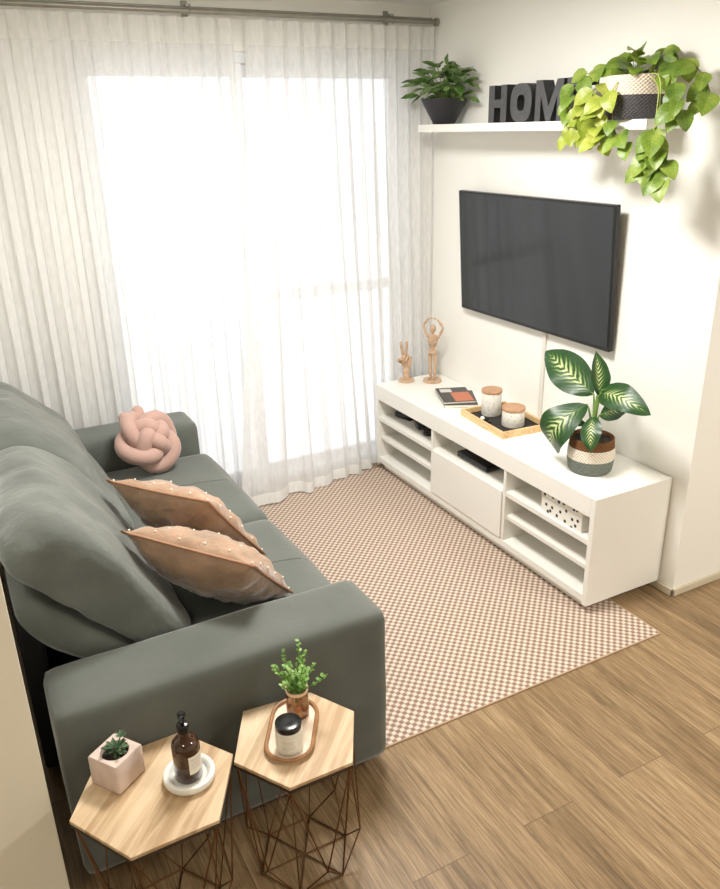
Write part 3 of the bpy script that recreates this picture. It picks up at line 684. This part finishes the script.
MB().tube([(0, 0, .12), (.004, .004, .22), (.006, -.004, .33)], [.012, .011, .008], 10).build('stem', M['stem'], di)
def W(*p): return Vector(p)-DP
big_leaf(W(-.230, -1.462, .862), W(-.255, -1.180, .985), .160, (-.80, -.35, .45), .05, .10, (0, 0, .2))                 # large leaf up to the curtain side
big_leaf(W(-.215, -1.480, .855), W(-.205, -1.425, 1.035), .085, (-.3, -.95, .1), .02, .55, (0, 0, .2), 'lance')           # upright folded leaf
big_leaf(W(-.225, -1.495, .872), W(-.240, -1.775, .868), .120, (-.66, -.45, .60), .20, .06, (0, 0, .2))                    # arching leaf
big_leaf(W(-.225, -1.500, .780), W(-.215, -1.664, .880), .090, (-.8, -.2, .5), -.02, .12, (0, 0, .15))                    # lower leaf under it
big_leaf(W(-.245, -1.445, .815), W(-.290, -1.335, .570), .175, (-.62, -.30, .72), .40, .04, (0, 0, .16))                   # drooping broad leaf
big_leaf(W(-.265, -1.505, .785), W(-.335, -1.580, .668), .090, (-.85, -.35, .45), .12, -.10, (-.01, 0, .16))              # front leaf over the rim
big_leaf(W(-.235, -1.44, .72), W(-.26, -1.33, .70), .045, (-.7, .1, .7), .10, .2, (0, 0, .14), 'lance')                   # thin leaf behind
big_leaf(W(-.215, -1.49, .885), W(-.19, -1.60, .915), .055, (-.4, -.1, .9), .05, .3, (0, 0, .2), 'lance')

# ------------------------------------------------------------------ things on the cabinet top
HT = BH+.0004
hd = thing('wooden_hand', (-.250, .000, HT), 'jointed wooden artist hand giving a peace sign, at the curtain end of the cabinet', 'figurine', rz=math.radians(20))
MB().lathe([(0, 0), (.036, 0), (.038, .004), (.036, .012), (.018, .014), (0, .014)], 28).build('base', M['mannequin'], hd)
MB().tube([(0, 0, .012), (0, 0, .045), (0, 0, .075), (0, 0, .085)], [.016, .014, .017, .016], 14).build('wrist', M['mannequin'], hd)
pm = MB(); t = bmesh.new(); bmesh.ops.create_cube(t, size=1)
for v in t.verts: v.co = Vector((v.co.x*.024, v.co.y*(.052+.008*v.co.z), .115+v.co.z*.066))
bmesh.ops.bevel(t, geom=t.edges[:], offset=.009, segments=3, profile=.5, affect='EDGES'); pm.merge(t); pm.build('palm', M['mannequin'], hd)
def finger(name, pts, rr):
    m = MB()
    for a, b in zip(pts[:-1], pts[1:]):
        a, b = Vector(a), Vector(b); q = (b-a)*.06
        m.tube([a+q*.2, a+q, (a+b)/2, b-q, b-q*.2], [rr*.6, rr, rr*1.05, rr*.92, rr*.55], 10)
    for p in pts[1:-1]: m.ball(p, rr*.8, 8)
    m.ball(pts[-1], rr*.75, 8); m.build(name, M['mannequin'], hd)
finger('index_finger', [(0, .018, .146), (-.003, .024, .176), (-.004, .028, .198), (-.004, .031, .217)], .0066)
finger('middle_finger', [(0, .004, .148), (-.002, .000, .182), (-.003, -.003, .206), (-.003, -.005, .226)], .0068)
finger('ring_finger', [(0, -.010, .146), (-.022, -.011, .160), (-.034, -.010, .140), (-.022, -.008, .124)], .0064)
finger('little_finger', [(0, -.022, .142), (-.019, -.023, .153), (-.029, -.021, .136), (-.019, -.019, .122)], .0056)
finger('thumb', [(-.006, .024, .100), (-.022, .030, .118), (-.032, .018, .130), (-.034, .002, .134)], .0072)

hd.scale = (1.25, 1.25, 1.04)
mn = thing('wooden_mannequin', (-.125, -.085, HT), 'jointed wooden artist mannequin with arms circled over its head, beside the wooden hand', 'figurine', rz=math.radians(25))
def seg(m, pts, rr, n=12): m.tube(pts, rr, n)
MB().lathe([(0, 0), (.052, 0), (.054, .005), (.052, .014), (0, .015)], 32).build('base', M['mannequin'], mn)
MB().tube([(.018, 0, .013), (.018, 0, .165)], .0025, 8).build('support_rod', M['rod'], mn)
for sy in (-1, 1):
    m = MB(); seg(m, [(0, sy*.015, .165), (0, sy*.017, .155), (0, sy*.016, .105), (0, sy*.015, .095)], [.006, .012, .010, .006]); m.ball((0, sy*.015, .091), .0075, 10)
    seg(m, [(0, sy*.015, .088), (0, sy*.015, .078), (0, sy*.014, .035), (0, sy*.014, .028)], [.006, .0095, .0075, .005]); m.ball((0, sy*.014, .025), .006, 10)
    m.ball((-.010, sy*.014, .0205), .009, 10, (2.0, .8, .6)); m.build('leg', M['mannequin'], mn)
m = MB(); seg(m, [(0, 0, .160), (0, 0, .168), (0, 0, .185), (0, 0, .190)], [.010, .026, .024, .014], 16); m.build('pelvis', M['mannequin'], mn)
m = MB(); m.ball((0, 0, .197), .014, 12); seg(m, [(0, 0, .203), (0, 0, .212), (0, 0, .250), (0, 0, .270), (0, 0, .278)], [.012, .021, .031, .030, .012], 16); m.build('torso', M['mannequin'], mn)
m = MB(); seg(m, [(0, 0, .276), (0, 0, .288)], .007, 10); m.ball((-.002, 0, .312), .0185, 14, (1, .88, 1.35)); m.build('head', M['mannequin'], mn)
for sy in (-1, 1):
    m = MB(); m.ball((0, sy*.037, .268), .010, 10)
    seg(m, [(0, sy*.041, .272), (0, sy*.046, .282), (0, sy*.062, .315), (0, sy*.063, .322)], [.005, .0085, .007, .005]); m.ball((0, sy*.063, .325), .006, 10)
    seg(m, [(0, sy*.062, .329), (0, sy*.057, .338), (0, sy*.030, .364), (0, sy*.024, .368)], [.005, .0075, .006, .004]); m.ball((-.001, sy*.013, .371), .006, 10, (.8, 2.0, .9)); m.build('arm', M['mannequin'], mn)

# magazines
mg = thing('magazine', (-.190, -.445, HT), 'white-edged dark magazine lying under the orange-covered one on the cabinet', 'magazine', 'magazines on the cabinet', rz=math.radians(-28))
MB().box(-.087, .087, -.122, .122, .001, .014).build('pages', M['paper'], mg, False)
MB().box(-.088, .088, -.123, .123, 0, .001).box(-.088, .088, -.123, .123, .014, .015).build('cover', M['cover_dark'], mg, False)
mh = thing('magazine', (-.195, -.415, HT+.0152), 'dark magazine with a rust orange cover picture on top of its stack', 'magazine', 'magazines on the cabinet', rz=math.radians(-22))
MB().box(-.085, .085, -.120, .120, .001, .009).build('pages', M['paper'], mh, False)
MB().box(-.086, .086, -.121, .121, 0, .001).box(-.086, .086, -.121, .121, .009, .010).build('cover', M['cover_dark'], mh, False)
MB().box(-.020, .080, -.112, .035, .0101, .0106).build('cover_picture', M['cover_orange'], mh, False)['label'] = 'rust orange cover picture'
MB().box(-.068, -.005, .045, .100, .0101, .0106).build('cover_caption', M['cover_grey'], mh, False)['label'] = 'pale grey caption block'

# wooden tray with two canisters
TR = math.radians(-4)
tr = thing('wooden_tray', (-.195, -.842, HT), 'light wooden tray with a black liner on the white cabinet', 'tray', rz=TR)
a, b = .135, .19
m = MB().box(-a, a, -b, -b+.012, 0, .034, .002).box(-a, a, b-.012, b, 0, .034, .002).box(-a, -a+.012, -b+.012, b-.012, 0, .034, .002).box(a-.012, a, -b+.012, b-.012, 0, .034, .002)
m.build('rim', M['bamboo'], tr, False)
MB().box(-a+.012, a-.012, -b+.012, b-.012, .001, .008).build('liner', M['blackmat'], tr, False)
def canister(loc, r_, h, lab):
    t = thing('canister', loc, lab, 'canister', 'ceramic canisters on the tray')
    MB().lathe([(0, 0), (r_*.93, 0), (r_, .005), (r_, h-.004), (r_*.97, h), (0, h)], 40).build('jar', M['canister'], t)
    MB().lathe([(0, h), (r_*1.02, h), (r_*1.04, h+.003), (r_*1.04, h+.014), (r_*1.0, h+.017), (0, h+.017)], 40).build('lid', M['lidwood'], t)
canister((-.190, -.730, HT+.0085), .050, .118, 'taller white embossed canister with a wooden lid on the tray')
canister((-.195, -.912, HT+.0085), .055, .080, 'shorter white embossed canister with a wooden lid on the tray')
tk = thing('bead_trinket', (-.285, -.800, HT+.0085), 'small white and black bead trinket lying in the wooden tray', 'ornament')
m = MB(); m.ball((0, .014, .012), .012, 12); m.build('bead', M['ceramic'], tk)
m = MB(); m.tube([(.018*math.cos(t*PI/8), -.018+.018*math.sin(t*PI/8), .006) for t in range(16)], .006, 8, closed=True); m.build('ring', M['blackp'], tk)

# ------------------------------------------------------------------ sofa
SX0, SX1, SY0, SY1 = -2.492, -1.556, -2.045, .045
AZ = .588; AW = .235
sofa = thing('sofa', (-2.02, -1.01, 0), 'grey-green velvet two-seat sofa with loose back cushions', 'sofa')
so = sofa.location
def rounded(x0, x1, y0, y1, z0, z1, r, nx=14, ny=14, nz=8, puff=(0, 0, 0), wr=0., seed=0, sq=3.2):
    """box with rounded edges and puffed faces, wrinkled by wr"""
    t = bmesh.new(); c = Vector(((x0+x1)/2, (y0+y1)/2, (z0+z1)/2)); hx, hy, hz = (x1-x0)/2, (y1-y0)/2, (z1-z0)/2
    idx = {}
    def P(i, j, k):
        key = (i, j, k)
        if key in idx: return idx[key]
        u, v, w_ = 2*i/nx-1, 2*j/ny-1, 2*k/nz-1
        # denser samples near the edges
        e = lambda q: math.copysign(abs(q)**.7, q)
        u, v, w_ = e(u), e(v), e(w_)
        p = Vector((u*hx, v*hy, w_*hz))
        q = Vector((max(-hx+r, min(hx-r, p.x)), max(-hy+r, min(hy-r, p.y)), max(-hz+r, min(hz-r, p.z))))
        d = p-q
        if d.length > 1e-9: p = q+d.normalized()*min(r, r*max(abs(d.x), abs(d.y), abs(d.z))/r)
        g = lambda s: max(0, 1-abs(s)**sq)
        p += Vector((math.copysign(puff[0]*g(v)*g(w_), u) if abs(u) > .999 else 0, math.copysign(puff[1]*g(u)*g(w_), v) if abs(v) > .999 else 0, math.copysign(puff[2]*g(u)*g(v), w_) if abs(w_) > .999 else 0))
        if wr:
            pn = p+c; n_ = p.normalized()
            p += n_*wr*(noise.noise((pn.x*5+seed, pn.y*4, pn.z*5))+.5*noise.noise((pn.x*13, pn.y*9+seed, pn.z*12)))
        idx[key] = t.verts.new(p+c); return idx[key]
    for i in range(nx):
        for j in range(ny):
            for k in (0, nz): t.faces.new((P(i, j, k), P(i+1, j, k), P(i+1, j+1, k), P(i, j+1, k)))
    for i in range(nx):
        for k in range(nz):
            for j in (0, ny): t.faces.new((P(i, j, k), P(i+1, j, k), P(i+1, j, k+1), P(i, j, k+1)))
    for j in range(ny):
        for k in range(nz):
            for i in (0, nx): t.faces.new((P(i, j, k), P(i, j+1, k), P(i, j+1, k+1), P(i, j, k+1)))
    bmesh.ops.recalc_face_normals(t, faces=t.faces[:]); m = MB(); m.merge(t); return m
for y in (SY0, SY1-AW):
    rounded(SX0, SX1, y, y+AW, .045, AZ, .026, 20, 12, 12, (.003, .003, .008), .003, y).build('armrest', M['sofa'], sofa, off=so, angle=80)
MB().box(SX0+.02, SX1+.02, SY0+AW, SY1-AW, .06, .26, .01).build('base_frame', M['sofa'], sofa, False, off=so)
MB().box(SX0+.04, SX1-.05, SY0+.05, SY1-.05, .0066, .06).build('plinth', M['dark'], sofa, False, off=so)
yi0, yi1 = SY0+AW+.002, SY1-AW-.002; ym = (yi0+yi1)/2
for a, b in ((yi0, ym-.001), (ym+.001, yi1)):
    rounded(-2.30, -1.518, a, b, .262, .438, .045, 22, 22, 10, (.016, .0, .026), .006, a*3, 2.6).build('seat_cushion', M['sofa'], sofa, off=so, angle=80)
    sc_ = sofa.children[-1] if sofa.children[-1].name.startswith('seat_cushion') else [c for c in sofa.children if c.name.startswith('seat_cushion')][-1]
    bv = BVHTree.FromPolygons([v.co for v in sc_.data.vertices], [p.vertices[:] for p in sc_.data.polygons])
    sp_ = []
    for i in range(25):
        h_ = bv.ray_cast(Vector((-2.27+.735*i/24, (a+b)/2, 2))-so, Vector((0, 0, -1)))[0]
        if h_ is not None: sp_.append(h_+Vector((0, 0, .0002)))
    MB().tube(sp_, .0028, 6).build('seam', M['sofa'], sc_)
def lofted(prof, y0, y1, ny, ends, bulge, wr, seed, steps=6):
    n = len(prof); cx = sum(p[0] for p in prof)/n; cz = sum(p[1] for p in prof)/n; ring = []
    for i in range(n):
        a, b, c, d = (Vector(prof[(i+q) % n]) for q in (-1, 0, 1, 2))
        for k in range(steps):
            t = k/steps; ring.append(.5*((2*b)+(c-a)*t+(2*a-5*b+4*c-d)*t*t+(3*b-a-3*c+d)*t**3))
    t = bmesh.new(); rows = []
    for j in range(ny+1):
        s = -1+2*j/ny; s = math.copysign(abs(s)**.75, s); y = (y0+y1)/2+s*(y1-y0)/2
        k = (1-abs(s)**ends)**(1/3.0) if abs(s) < 1 else 0
        k = .55+.45*k; bb = 1+bulge*(1-s*s)
        row = []
        for q in ring:
            p = Vector((cx+(q.x-cx)*k*bb, y, cz+(q.y-cz)*k*bb))
            if wr:
                dn = Vector((q.x-cx, 0, q.y-cz)).normalized()
                p += dn*wr*(noise.noise((p.x*4, p.y*3+seed, p.z*4))+.55*noise.noise((p.x*7+seed, p.y*9, p.z*7))+.06*noise.noise((p.x*12+seed, p.y*14, p.z*12)))
                # creases gathered by the end seams
                cr = abs(s)**6*max(0, noise.noise((p.x*14, p.y*2+seed*3.1, p.z*14)))*wr*1.1; p -= dn*cr
            row.append(t.verts.new(p))
        rows.append(row)
    K = len(ring)
    for j in range(ny):
        for i in range(K): t.faces.new((rows[j][i], rows[j][(i+1) % K], rows[j+1][(i+1) % K], rows[j+1][i]))
    t.faces.new(rows[0]); t.faces.new(rows[-1][::-1])
    bmesh.ops.recalc_face_normals(t, faces=t.faces[:]); m = MB(); m.merge(t); return m
backp = [(-2.045, .50), (-2.10, .60), (-2.175, .74), (-2.265, .86), (-2.38, .955), (-2.49, .945), (-2.525, .87), (-2.40, .73), (-2.28, .60), (-2.17, .49), (-2.09, .455)]
backp = [(x, z-.0) for x, z in backp]
for a, b, sd in ((yi0+.0, ym-.004, 1.3), (ym+.004, yi1, 7.7)):
    lofted(backp, a, b, 64, 10, .02, .026, sd, 9).build('back_cushion', M['sofaback'], sofa, off=so, angle=85)
lum = [(-2.225, .535), (-2.33, .640), (-2.42, .735), (-2.485, .785), (-2.522, .715), (-2.45, .605), (-2.36, .535), (-2.28, .510)]
for a, b, sd in ((yi0+.01, ym-.006, 4.4), (ym+.006, yi1-.01, 2.2)):
    lofted(lum, a, b, 26, 14, .0, .008, sd).build('backrest_roll', M['sofa'], sofa, off=so, angle=85)
MB().box(-2.53, SX0+.03, yi0+.22, yi1, .06, .68, .01).build('back_frame', M['dark'], sofa, False, off=so)

# ------------------------------------------------------------------ cushions on the sofa
kn = MB(); pts = []
KN = 150
for i in range(KN):
    t = 2*PI*i/KN; rr = .074+.050*math.cos(4*t); d = rr/.124
    pts.append(Vector((rr*math.cos(3*t), rr*math.sin(3*t), .026*math.sin(8*t)+.055*(1-d*d))))
kn.tube(pts, .0365, 14, closed=True)
kn.tube([(.02, .085, -.01), (.045, .125, .0), (.055, .150, .012), (.058, .160, .018)], [.034, .030, .026, .012], 12)
kn.tube([(-.035, .09, -.01), (-.03, .128, .004), (-.027, .155, .018), (-.026, .166, .022)], [.034, .030, .026, .012], 12)
kn.ball((0, 0, -.0), .08, 18, (1.15, 1.15, .55))
kr = kn.build('knot_cushion', M['knot'], angle=85)
zax = Vector((.28, -.72, .62)).normalized(); yax = (Vector((-.35, .35, .9))-zax*Vector((-.35, .35, .9)).dot(zax)).normalized(); xax = yax.cross(zax)
kr.matrix_world = Matrix.Translation((-1.835, -.335, .600)) @ Matrix((xax, yax, zax)).transposed().to_4x4()
tag(kr, 'dusty pink knotted cushion on the sofa seat by the curtain-side arm', 'cushion')

def throw_pillow(Lc, Nc, Rc, label, T, seed, back=1.0):
    Lc, Nc, Rc = Vector(Lc), Vector(Nc), Vector(Rc); F = Lc+Rc-Nc; ctr = (Lc+Rc)/2
    e1 = (Nc-Lc); e2 = (Rc-Nc); s = e1.length/2; e1.normalize(); e2.normalize(); n = e1.cross(e2).normalized()
    if n.z < 0: n = -n
    root = thing('throw_pillow', ctr, label, 'cushion', 'tan throw pillows')
    def pos(u, v, side):
        k = 1-.05*(1-u*u)*abs(v)**3; k2 = 1-.05*(1-v*v)*abs(u)**3
        h = T*(back if side < 0 else 1)*((1-abs(u)**2.6)*(1-abs(v)**2.6))**.62 if abs(u) < 1 and abs(v) < 1 else 0
        w_ = 0
        if side > 0:   # pintucked diamond lines on the decorated face
            g = abs(math.sin((u+v)*PI*1.5))*abs(math.sin((u-v)*PI*1.5)); w_ = .012*g*min(1, h/.03)
        w_ += (.010*noise.noise((u*3+seed, v*3, side*2))+.009*noise.noise((u*5+seed, v*11, side*2)))*min(1, h/.02)
        return e1*(u*s*k2)+e2*(v*s*k)+n*side*(h+w_)
    N_ = 34; m = MB()
    e = lambda q: math.copysign(abs(q)**.8, q)
    for sd in (1, -1): m.sheet(N_, N_, lambda u, v: pos(e(2*u-1), e(2*v-1), sd), flip=sd < 0)
    m.build('cover', M['tan'], root, angle=85, weld=True)
    b = [(-1, -1+2*i/16) for i in range(16)]+[(-1+2*i/16, 1) for i in range(16)]+[(1, 1-2*i/16) for i in range(16)]+[(1-2*i/16, -1) for i in range(16)]
    MB().tube([pos(u, v, 1)*1.008 for u, v in b], .0042, 8, closed=True).build('piping', M['piping'], root)
    q = [(-.95+.38*i, -.95+.38*j) for i in range(6) for j in range(6)]
    for u, v in q:
        MB().ball(pos(u, v, 1)+n*.003, .0036, 8).build('pearl', M['pearl'], root)
    return root
throw_pillow((-2.148, -1.155, .794), (-1.907, -1.511, .804), (-1.685, -1.369, .486), 'tan velvet pillow with pearl beads, the one closer to the pink knot cushion', .074, 1.0, 1.1)
throw_pillow((-2.190, -1.572, .803), (-1.897, -1.883, .758), (-1.698, -1.648, .480), 'tan velvet pillow with pearl beads against the sofa arm by the side tables', .078, 5.0, 1.28)

# ------------------------------------------------------------------ hexagonal side tables
TZ = .43
def side_table(top, cx, cy, label, sub):
    t = thing('side_table', (cx, cy, 0), label, 'side table', 'hexagonal side tables')
    loc = [(x-cx, y-cy) for x, y in top]
    area = sum(a[0]*b[1]-b[0]*a[1] for a, b in zip(loc, loc[1:]+loc[:1]))
    if area < 0: loc = loc[::-1]
    MB().prism(loc, TZ-.010, TZ, .0012).build('tabletop', M['tablewood'], t, False)
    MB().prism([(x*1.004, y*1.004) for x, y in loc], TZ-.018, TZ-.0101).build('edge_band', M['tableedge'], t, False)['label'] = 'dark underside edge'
    w_ = MB(); hx = [Vector((x*.955, y*.955, TZ-.021)) for x, y in loc]; bc = Vector((.005, .03, 0))*0
    mids, bots = [], []
    ang0 = math.atan2(hx[0].y, hx[0].x)
    for k in range(6):
        a = ang0+k*PI/3
        bots.append(bc+Vector((.128*math.cos(a), .128*math.sin(a), .005)))
        mids.append(bc+Vector((.158*math.cos(a+PI/6), .158*math.sin(a+PI/6), .105)))
    R_ = .0022
    for k in range(6):
        j = (k+1) % 6
        w_.tube([hx[k], hx[j]], R_, 6); w_.tube([bots[k], bots[j]], R_*1.2, 6); w_.tube([bots[k], bc+Vector((0, 0, .005))], R_, 6)
        w_.tube([hx[k], mids[k]], R_, 6); w_.tube([hx[j], mids[k]], R_, 6); w_.tube([mids[k], bots[k]], R_, 6); w_.tube([mids[k], bots[j]], R_, 6)
        w_.tube([hx[k], bots[k]], R_*.8, 6)
    w_.build('wire_frame', M['copper'], t)
    return t
H1 = [(-1.830, -2.078), (-1.758, -2.208), (-1.847, -2.371), (-2.018, -2.370), (-2.108, -2.223), (-2.023, -2.058)]
H2 = [(-2.198, -2.050), (-2.101, -2.196), (-2.199, -2.377), (-2.402, -2.380), (-2.505, -2.209), (-2.415, -2.055)]
side_table(H1, -1.931, -2.218, 'hexagonal wood-topped wire side table holding the oval tray', 0)
side_table(H2, -2.303, -2.212, 'hexagonal wood-topped wire side table holding the pink planter', 0)
TT = TZ+.0004

# on the table with the planter
pl = thing('succulent_planter', (-2.373, -2.130, TT), 'pink concrete cube planter with a small succulent on the hexagonal table', 'potted plant', rz=math.radians(-55))
a = .0455; m = MB(); n = 32; t = bmesh.new()
def sqr(h, z): return [t.verts.new((max(-h, min(h, 1.5*h*math.cos(2*PI*(i+.5)/n))), max(-h, min(h, 1.5*h*math.sin(2*PI*(i+.5)/n))), z)) for i in range(n)]
def crc(r_, z): return [t.verts.new((r_*math.cos(2*PI*(i+.5)/n), r_*math.sin(2*PI*(i+.5)/n), z)) for i in range(n)]
loops = [sqr(a*.93, 0), sqr(a, .004), sqr(a, .080), sqr(a*.95, .084), crc(.034, .084), crc(.032, .070), crc(.0001, .070)]
for A, B in zip(loops[:-1], loops[1:]):
    for i in range(n): t.faces.new((A[i], A[(i+1) % n], B[(i+1) % n], B[i]))
t.faces.new(loops[0][::-1]); bmesh.ops.remove_doubles(t, verts=t.verts[:], dist=1e-5); bmesh.ops.recalc_face_normals(t, faces=t.faces[:]); m.merge(t)
m.build('cube_pot', M['concrete_pink'], pl, angle=50)
MB().lathe([(0, .0712), (.0318, .0715)], 24).build('soil', M['soil'], pl)
r = random.Random(3); fo = MB()
for i in range(44):
    a_ = r.uniform(0, 2*PI); rd = r.uniform(0, .018); p = Vector((rd*math.cos(a_), rd*math.sin(a_), .072+r.uniform(0, .022)))
    d = Vector((math.cos(a_), math.sin(a_), r.uniform(.15, 1.3))).normalized(); L_ = r.uniform(.016, .028)
    leaf_into(fo, p, p+d*L_, L_*.42, (0, 0, 1), .05, .3, 'lance', 3, 5)
fo.tube([(0, 0, .07), (.004, .012, .10), (.006, .020, .116)], .0018, 6)
for i in range(9):
    a_ = i*2.4; p = Vector((.006, .020, .112)); d = Vector((math.cos(a_), math.sin(a_), .6)).normalized(); leaf_into(fo, p, p+d*.018, .007, (0, 0, 1), .05, .3, 'lance', 3, 5)
fo.build('succulent_leaves', M['leaf_succ'], pl)

ds = MB().lathe([(0, 0), (.056, 0), (.062, .006), (.064, .016), (.062, .022), (.057, .024), (.050, .022), (.045, .015), (.042, .012), (0, .011)], 48)
place(ds, 'round_dish', M['ceramic'], (-2.221, -2.220, TT), 'round white ceramic dish under the amber bottle', 'dish')
bt = thing('amber_bottle', (-2.222, -2.222, TT+.0125), 'brown amber glass bottle with black pump standing in the white dish', 'bottle', rz=math.radians(-112))
MB().lathe([(0, 0), (.031, 0), (.034, .004), (.034, .094), (.032, .104), (.024, .115), (.015, .121), (.0135, .127), (.0135, .137), (0, .137)], 40).build('glass_body', M['amber'], bt)
m = MB().lathe([(0, .1372), (.0155, .1372), (.0155, .156), (.013, .160), (.006, .162), (.006, .176), (.010, .177), (.010, .188), (.007, .192), (0, .192)], 28)
m.tube([(0, 0, .183), (.016, 0, .183), (.022, 0, .179)], [.006, .005, .004], 10); m.build('pump', M['blackp'], bt)
m = MB(); m.sheet(12, 1, lambda u, v: Vector((.0345*math.cos(.25+u*1.25), .0345*math.sin(.25+u*1.25), .030+.052*v))); m.build('paper_label', M['paper'], bt)
m = MB()
for k, (z, w0, w1) in enumerate(((.070, .45, 1.25), (.061, .55, 1.15), (.053, .45, 1.25), (.045, .5, 1.2))):
    m.sheet(8, 1, lambda u, v: Vector((.0348*math.cos(w0+u*(w1-w0)), .0348*math.sin(w0+u*(w1-w0)), z+.003*v)))
m.build('label_print', M['cover_grey'], bt)

# on the table with the oval tray
ang = math.radians(59)
ov = thing('oval_tray', (-1.936, -2.197, TT), 'small oval tray with a brown rim on the hexagonal table', 'tray', rz=ang)
def oval(ln, r_, n=14):
    out = []
    for i in range(n+1): q = -PI/2+PI*i/n; out.append((ln+r_*math.cos(q), r_*math.sin(q)))
    for i in range(n+1): q = PI/2+PI*i/n; out.append((-ln+r_*math.cos(q), r_*math.sin(q)))
    return out
MB().prism(oval(.055, .058), 0, .007).build('tray_base', M['ovalbase'], ov)
MB().tube([(x, y, .011) for x, y in oval(.055, .060, 16)], [.0055]*34, 8, closed=True).build('tray_rim', M['ovalrim'], ov)
cj = thing('candle_jar', (-1.968, -2.255, TT+.0075), 'white frosted candle jar with a glossy black lid on the oval tray', 'candle')
MB().lathe([(0, 0), (.030, 0), (.034, .004), (.035, .010), (.035, .064), (.033, .068), (0, .068)], 40).build('jar', M['frost'], cj)
MB().lathe([(0, .0682), (.033, .0682), (.033, .074), (.034, .075), (.034, .083), (.031, .085), (.010, .0835), (0, .0835)], 40).build('lid', M['blackp'], cj)
m = MB(); a0 = math.radians(-118)
m.sheet(14, 1, lambda u, v: Vector((.0353*math.cos(a0-.75+u*1.5), .0353*math.sin(a0-.75+u*1.5), .012+.044*v))); m.build('paper_label', M['paper'], cj)
m = MB()
for z, wd in ((.046, .5), (.040, .35), (.030, .55), (.024, .45)):
    m.sheet(8, 1, lambda u, v: Vector((.0356*math.cos(a0-wd+u*2*wd), .0356*math.sin(a0-wd+u*2*wd), z+.0022*v)))
m.build('label_print', M['cover_grey'], cj)
vs = thing('sprig_vase', (-1.898, -2.150, TT+.0075), 'copper glass vase of small green sprigs behind the candle jar', 'vase')
MB().lathe([(0, 0), (.028, 0), (.030, .004), (.031, .03), (.029, .06), (.030, .085), (.028, .085), (.0272, .06), (.029, .03), (.027, .008), (0, .007)], 36).build('glass', M['vase'], vs)
MB().lathe([(.0305, .078), (.0312, .080), (.0312, .086), (.0275, .086), (.0275, .080)], 36, closed=True).build('rim_band', M['vase_copper'], vs)
MB().lathe([(0, .0072), (.0265, .0075), (.0285, .03), (.027, .045), (0, .045)], 30).build('filling', M['vase_copper'], vs)
r = random.Random(17); st = MB(); fo = MB()
for i in range(24):
    a_ = r.uniform(0, 2*PI); sp_ = r.uniform(.015, .055); h = r.uniform(.125, .185)
    if i == 0: a_, sp_, h = -.6, .085, .135
    if i == 1: a_, sp_, h = .9, .05, .200
    tip = Vector((sp_*math.cos(a_), sp_*math.sin(a_), h)); b0 = Vector((.012*math.cos(a_+2), .012*math.sin(a_+2), .046)); mid = Vector((tip.x*.35, tip.y*.35, h*.65))
    pth = [b0.lerp(mid, k/4)*(1-k/8)+mid.lerp(tip, k/4)*(k/8) for k in range(5)]+[mid.lerp(tip, .8), tip]
    pth = [b0, b0.lerp(mid, .55), mid, mid.lerp(tip, .55), tip]
    st.tube(pth, .0011, 5)
    for k in range(15):
        q = k/14; p = mid.lerp(tip, q) if q > .2 else b0.lerp(mid, .7+q*1.5)
        b_ = r.uniform(0, 2*PI); d = Vector((math.cos(b_), math.sin(b_), r.uniform(.1, .9))).normalized(); L_ = r.uniform(.009, .015)
        leaf_into(fo, p, p+d*L_, L_*.7, (r.uniform(-.5, .5), -.5, 1), .05, .2, 'oval', 2, 4)
st.build('sprig_stems', M['stem'], vs); fo.build('sprig_leaves', M['leaf_sprig'], vs)

# ------------------------------------------------------------------ light
wd = bpy.data.worlds.new('World'); sc.world = wd; wd.use_nodes = True
bg = wd.node_tree.nodes['Background']; bg.inputs[0].default_value = (.955, .975, 1.0, 1); bg.inputs[1].default_value = 1.2
def area(name, loc, rot, sx, sy, power, col=(1, 1, 1), portal=False):
    l = bpy.data.lights.new(name, 'AREA'); l.shape = 'RECTANGLE'; l.size = sx; l.size_y = sy; l.energy = power; l.color = col
    o = bpy.data.objects.new(name, l); C.objects.link(o); o.location = loc; o.rotation_euler = rot
    if portal: l.cycles.is_portal = True
    return o
area('window_portal', ((WX0+WX1)/2, YW+.2, WZ/2), (-PI/2, 0, 0), WX1-WX0, WZ, 1, portal=True)
area('ceiling_lamp', (-1.35, -1.40, ZC-.03), (0, 0, 0), .5, .5, 46, (1, .975, .93))
area('dining_lamp', (.35, -3.9, ZC-.03), (0, 0, 0), .45, .45, 46, (1, .965, .90))

area('pier_fill_light', (-3.35, -3.9, ZC-.03), (0, 0, 0), .35, .35, 13, (1, .95, .85))  # added fill light that brightens the pier face, not a fixture of the room

# ------------------------------------------------------------------ camera
cam = bpy.data.cameras.new('camera'); co = bpy.data.objects.new('camera', cam); C.objects.link(co); sc.camera = co
co.location = (-2.52029109, -3.73514095, 1.90578403)
co.rotation_euler = (math.radians(67.96188061), math.radians(1.20633226), math.radians(-28.12570838))
cam.sensor_fit = 'VERTICAL'; cam.sensor_height = 36.0; cam.lens = 781.638*36.0/889; cam.clip_start = .02
vs_ = sc.view_settings; vs_.view_transform = 'Standard'; vs_.look = 'None'; vs_.gamma = 1; vs_.use_curve_mapping = False; vs_.exposure = 0.5
cy = sc.cycles
cy.max_bounces = 10; cy.transparent_max_bounces = 16; cy.diffuse_bounces = 6; cy.use_denoising = True
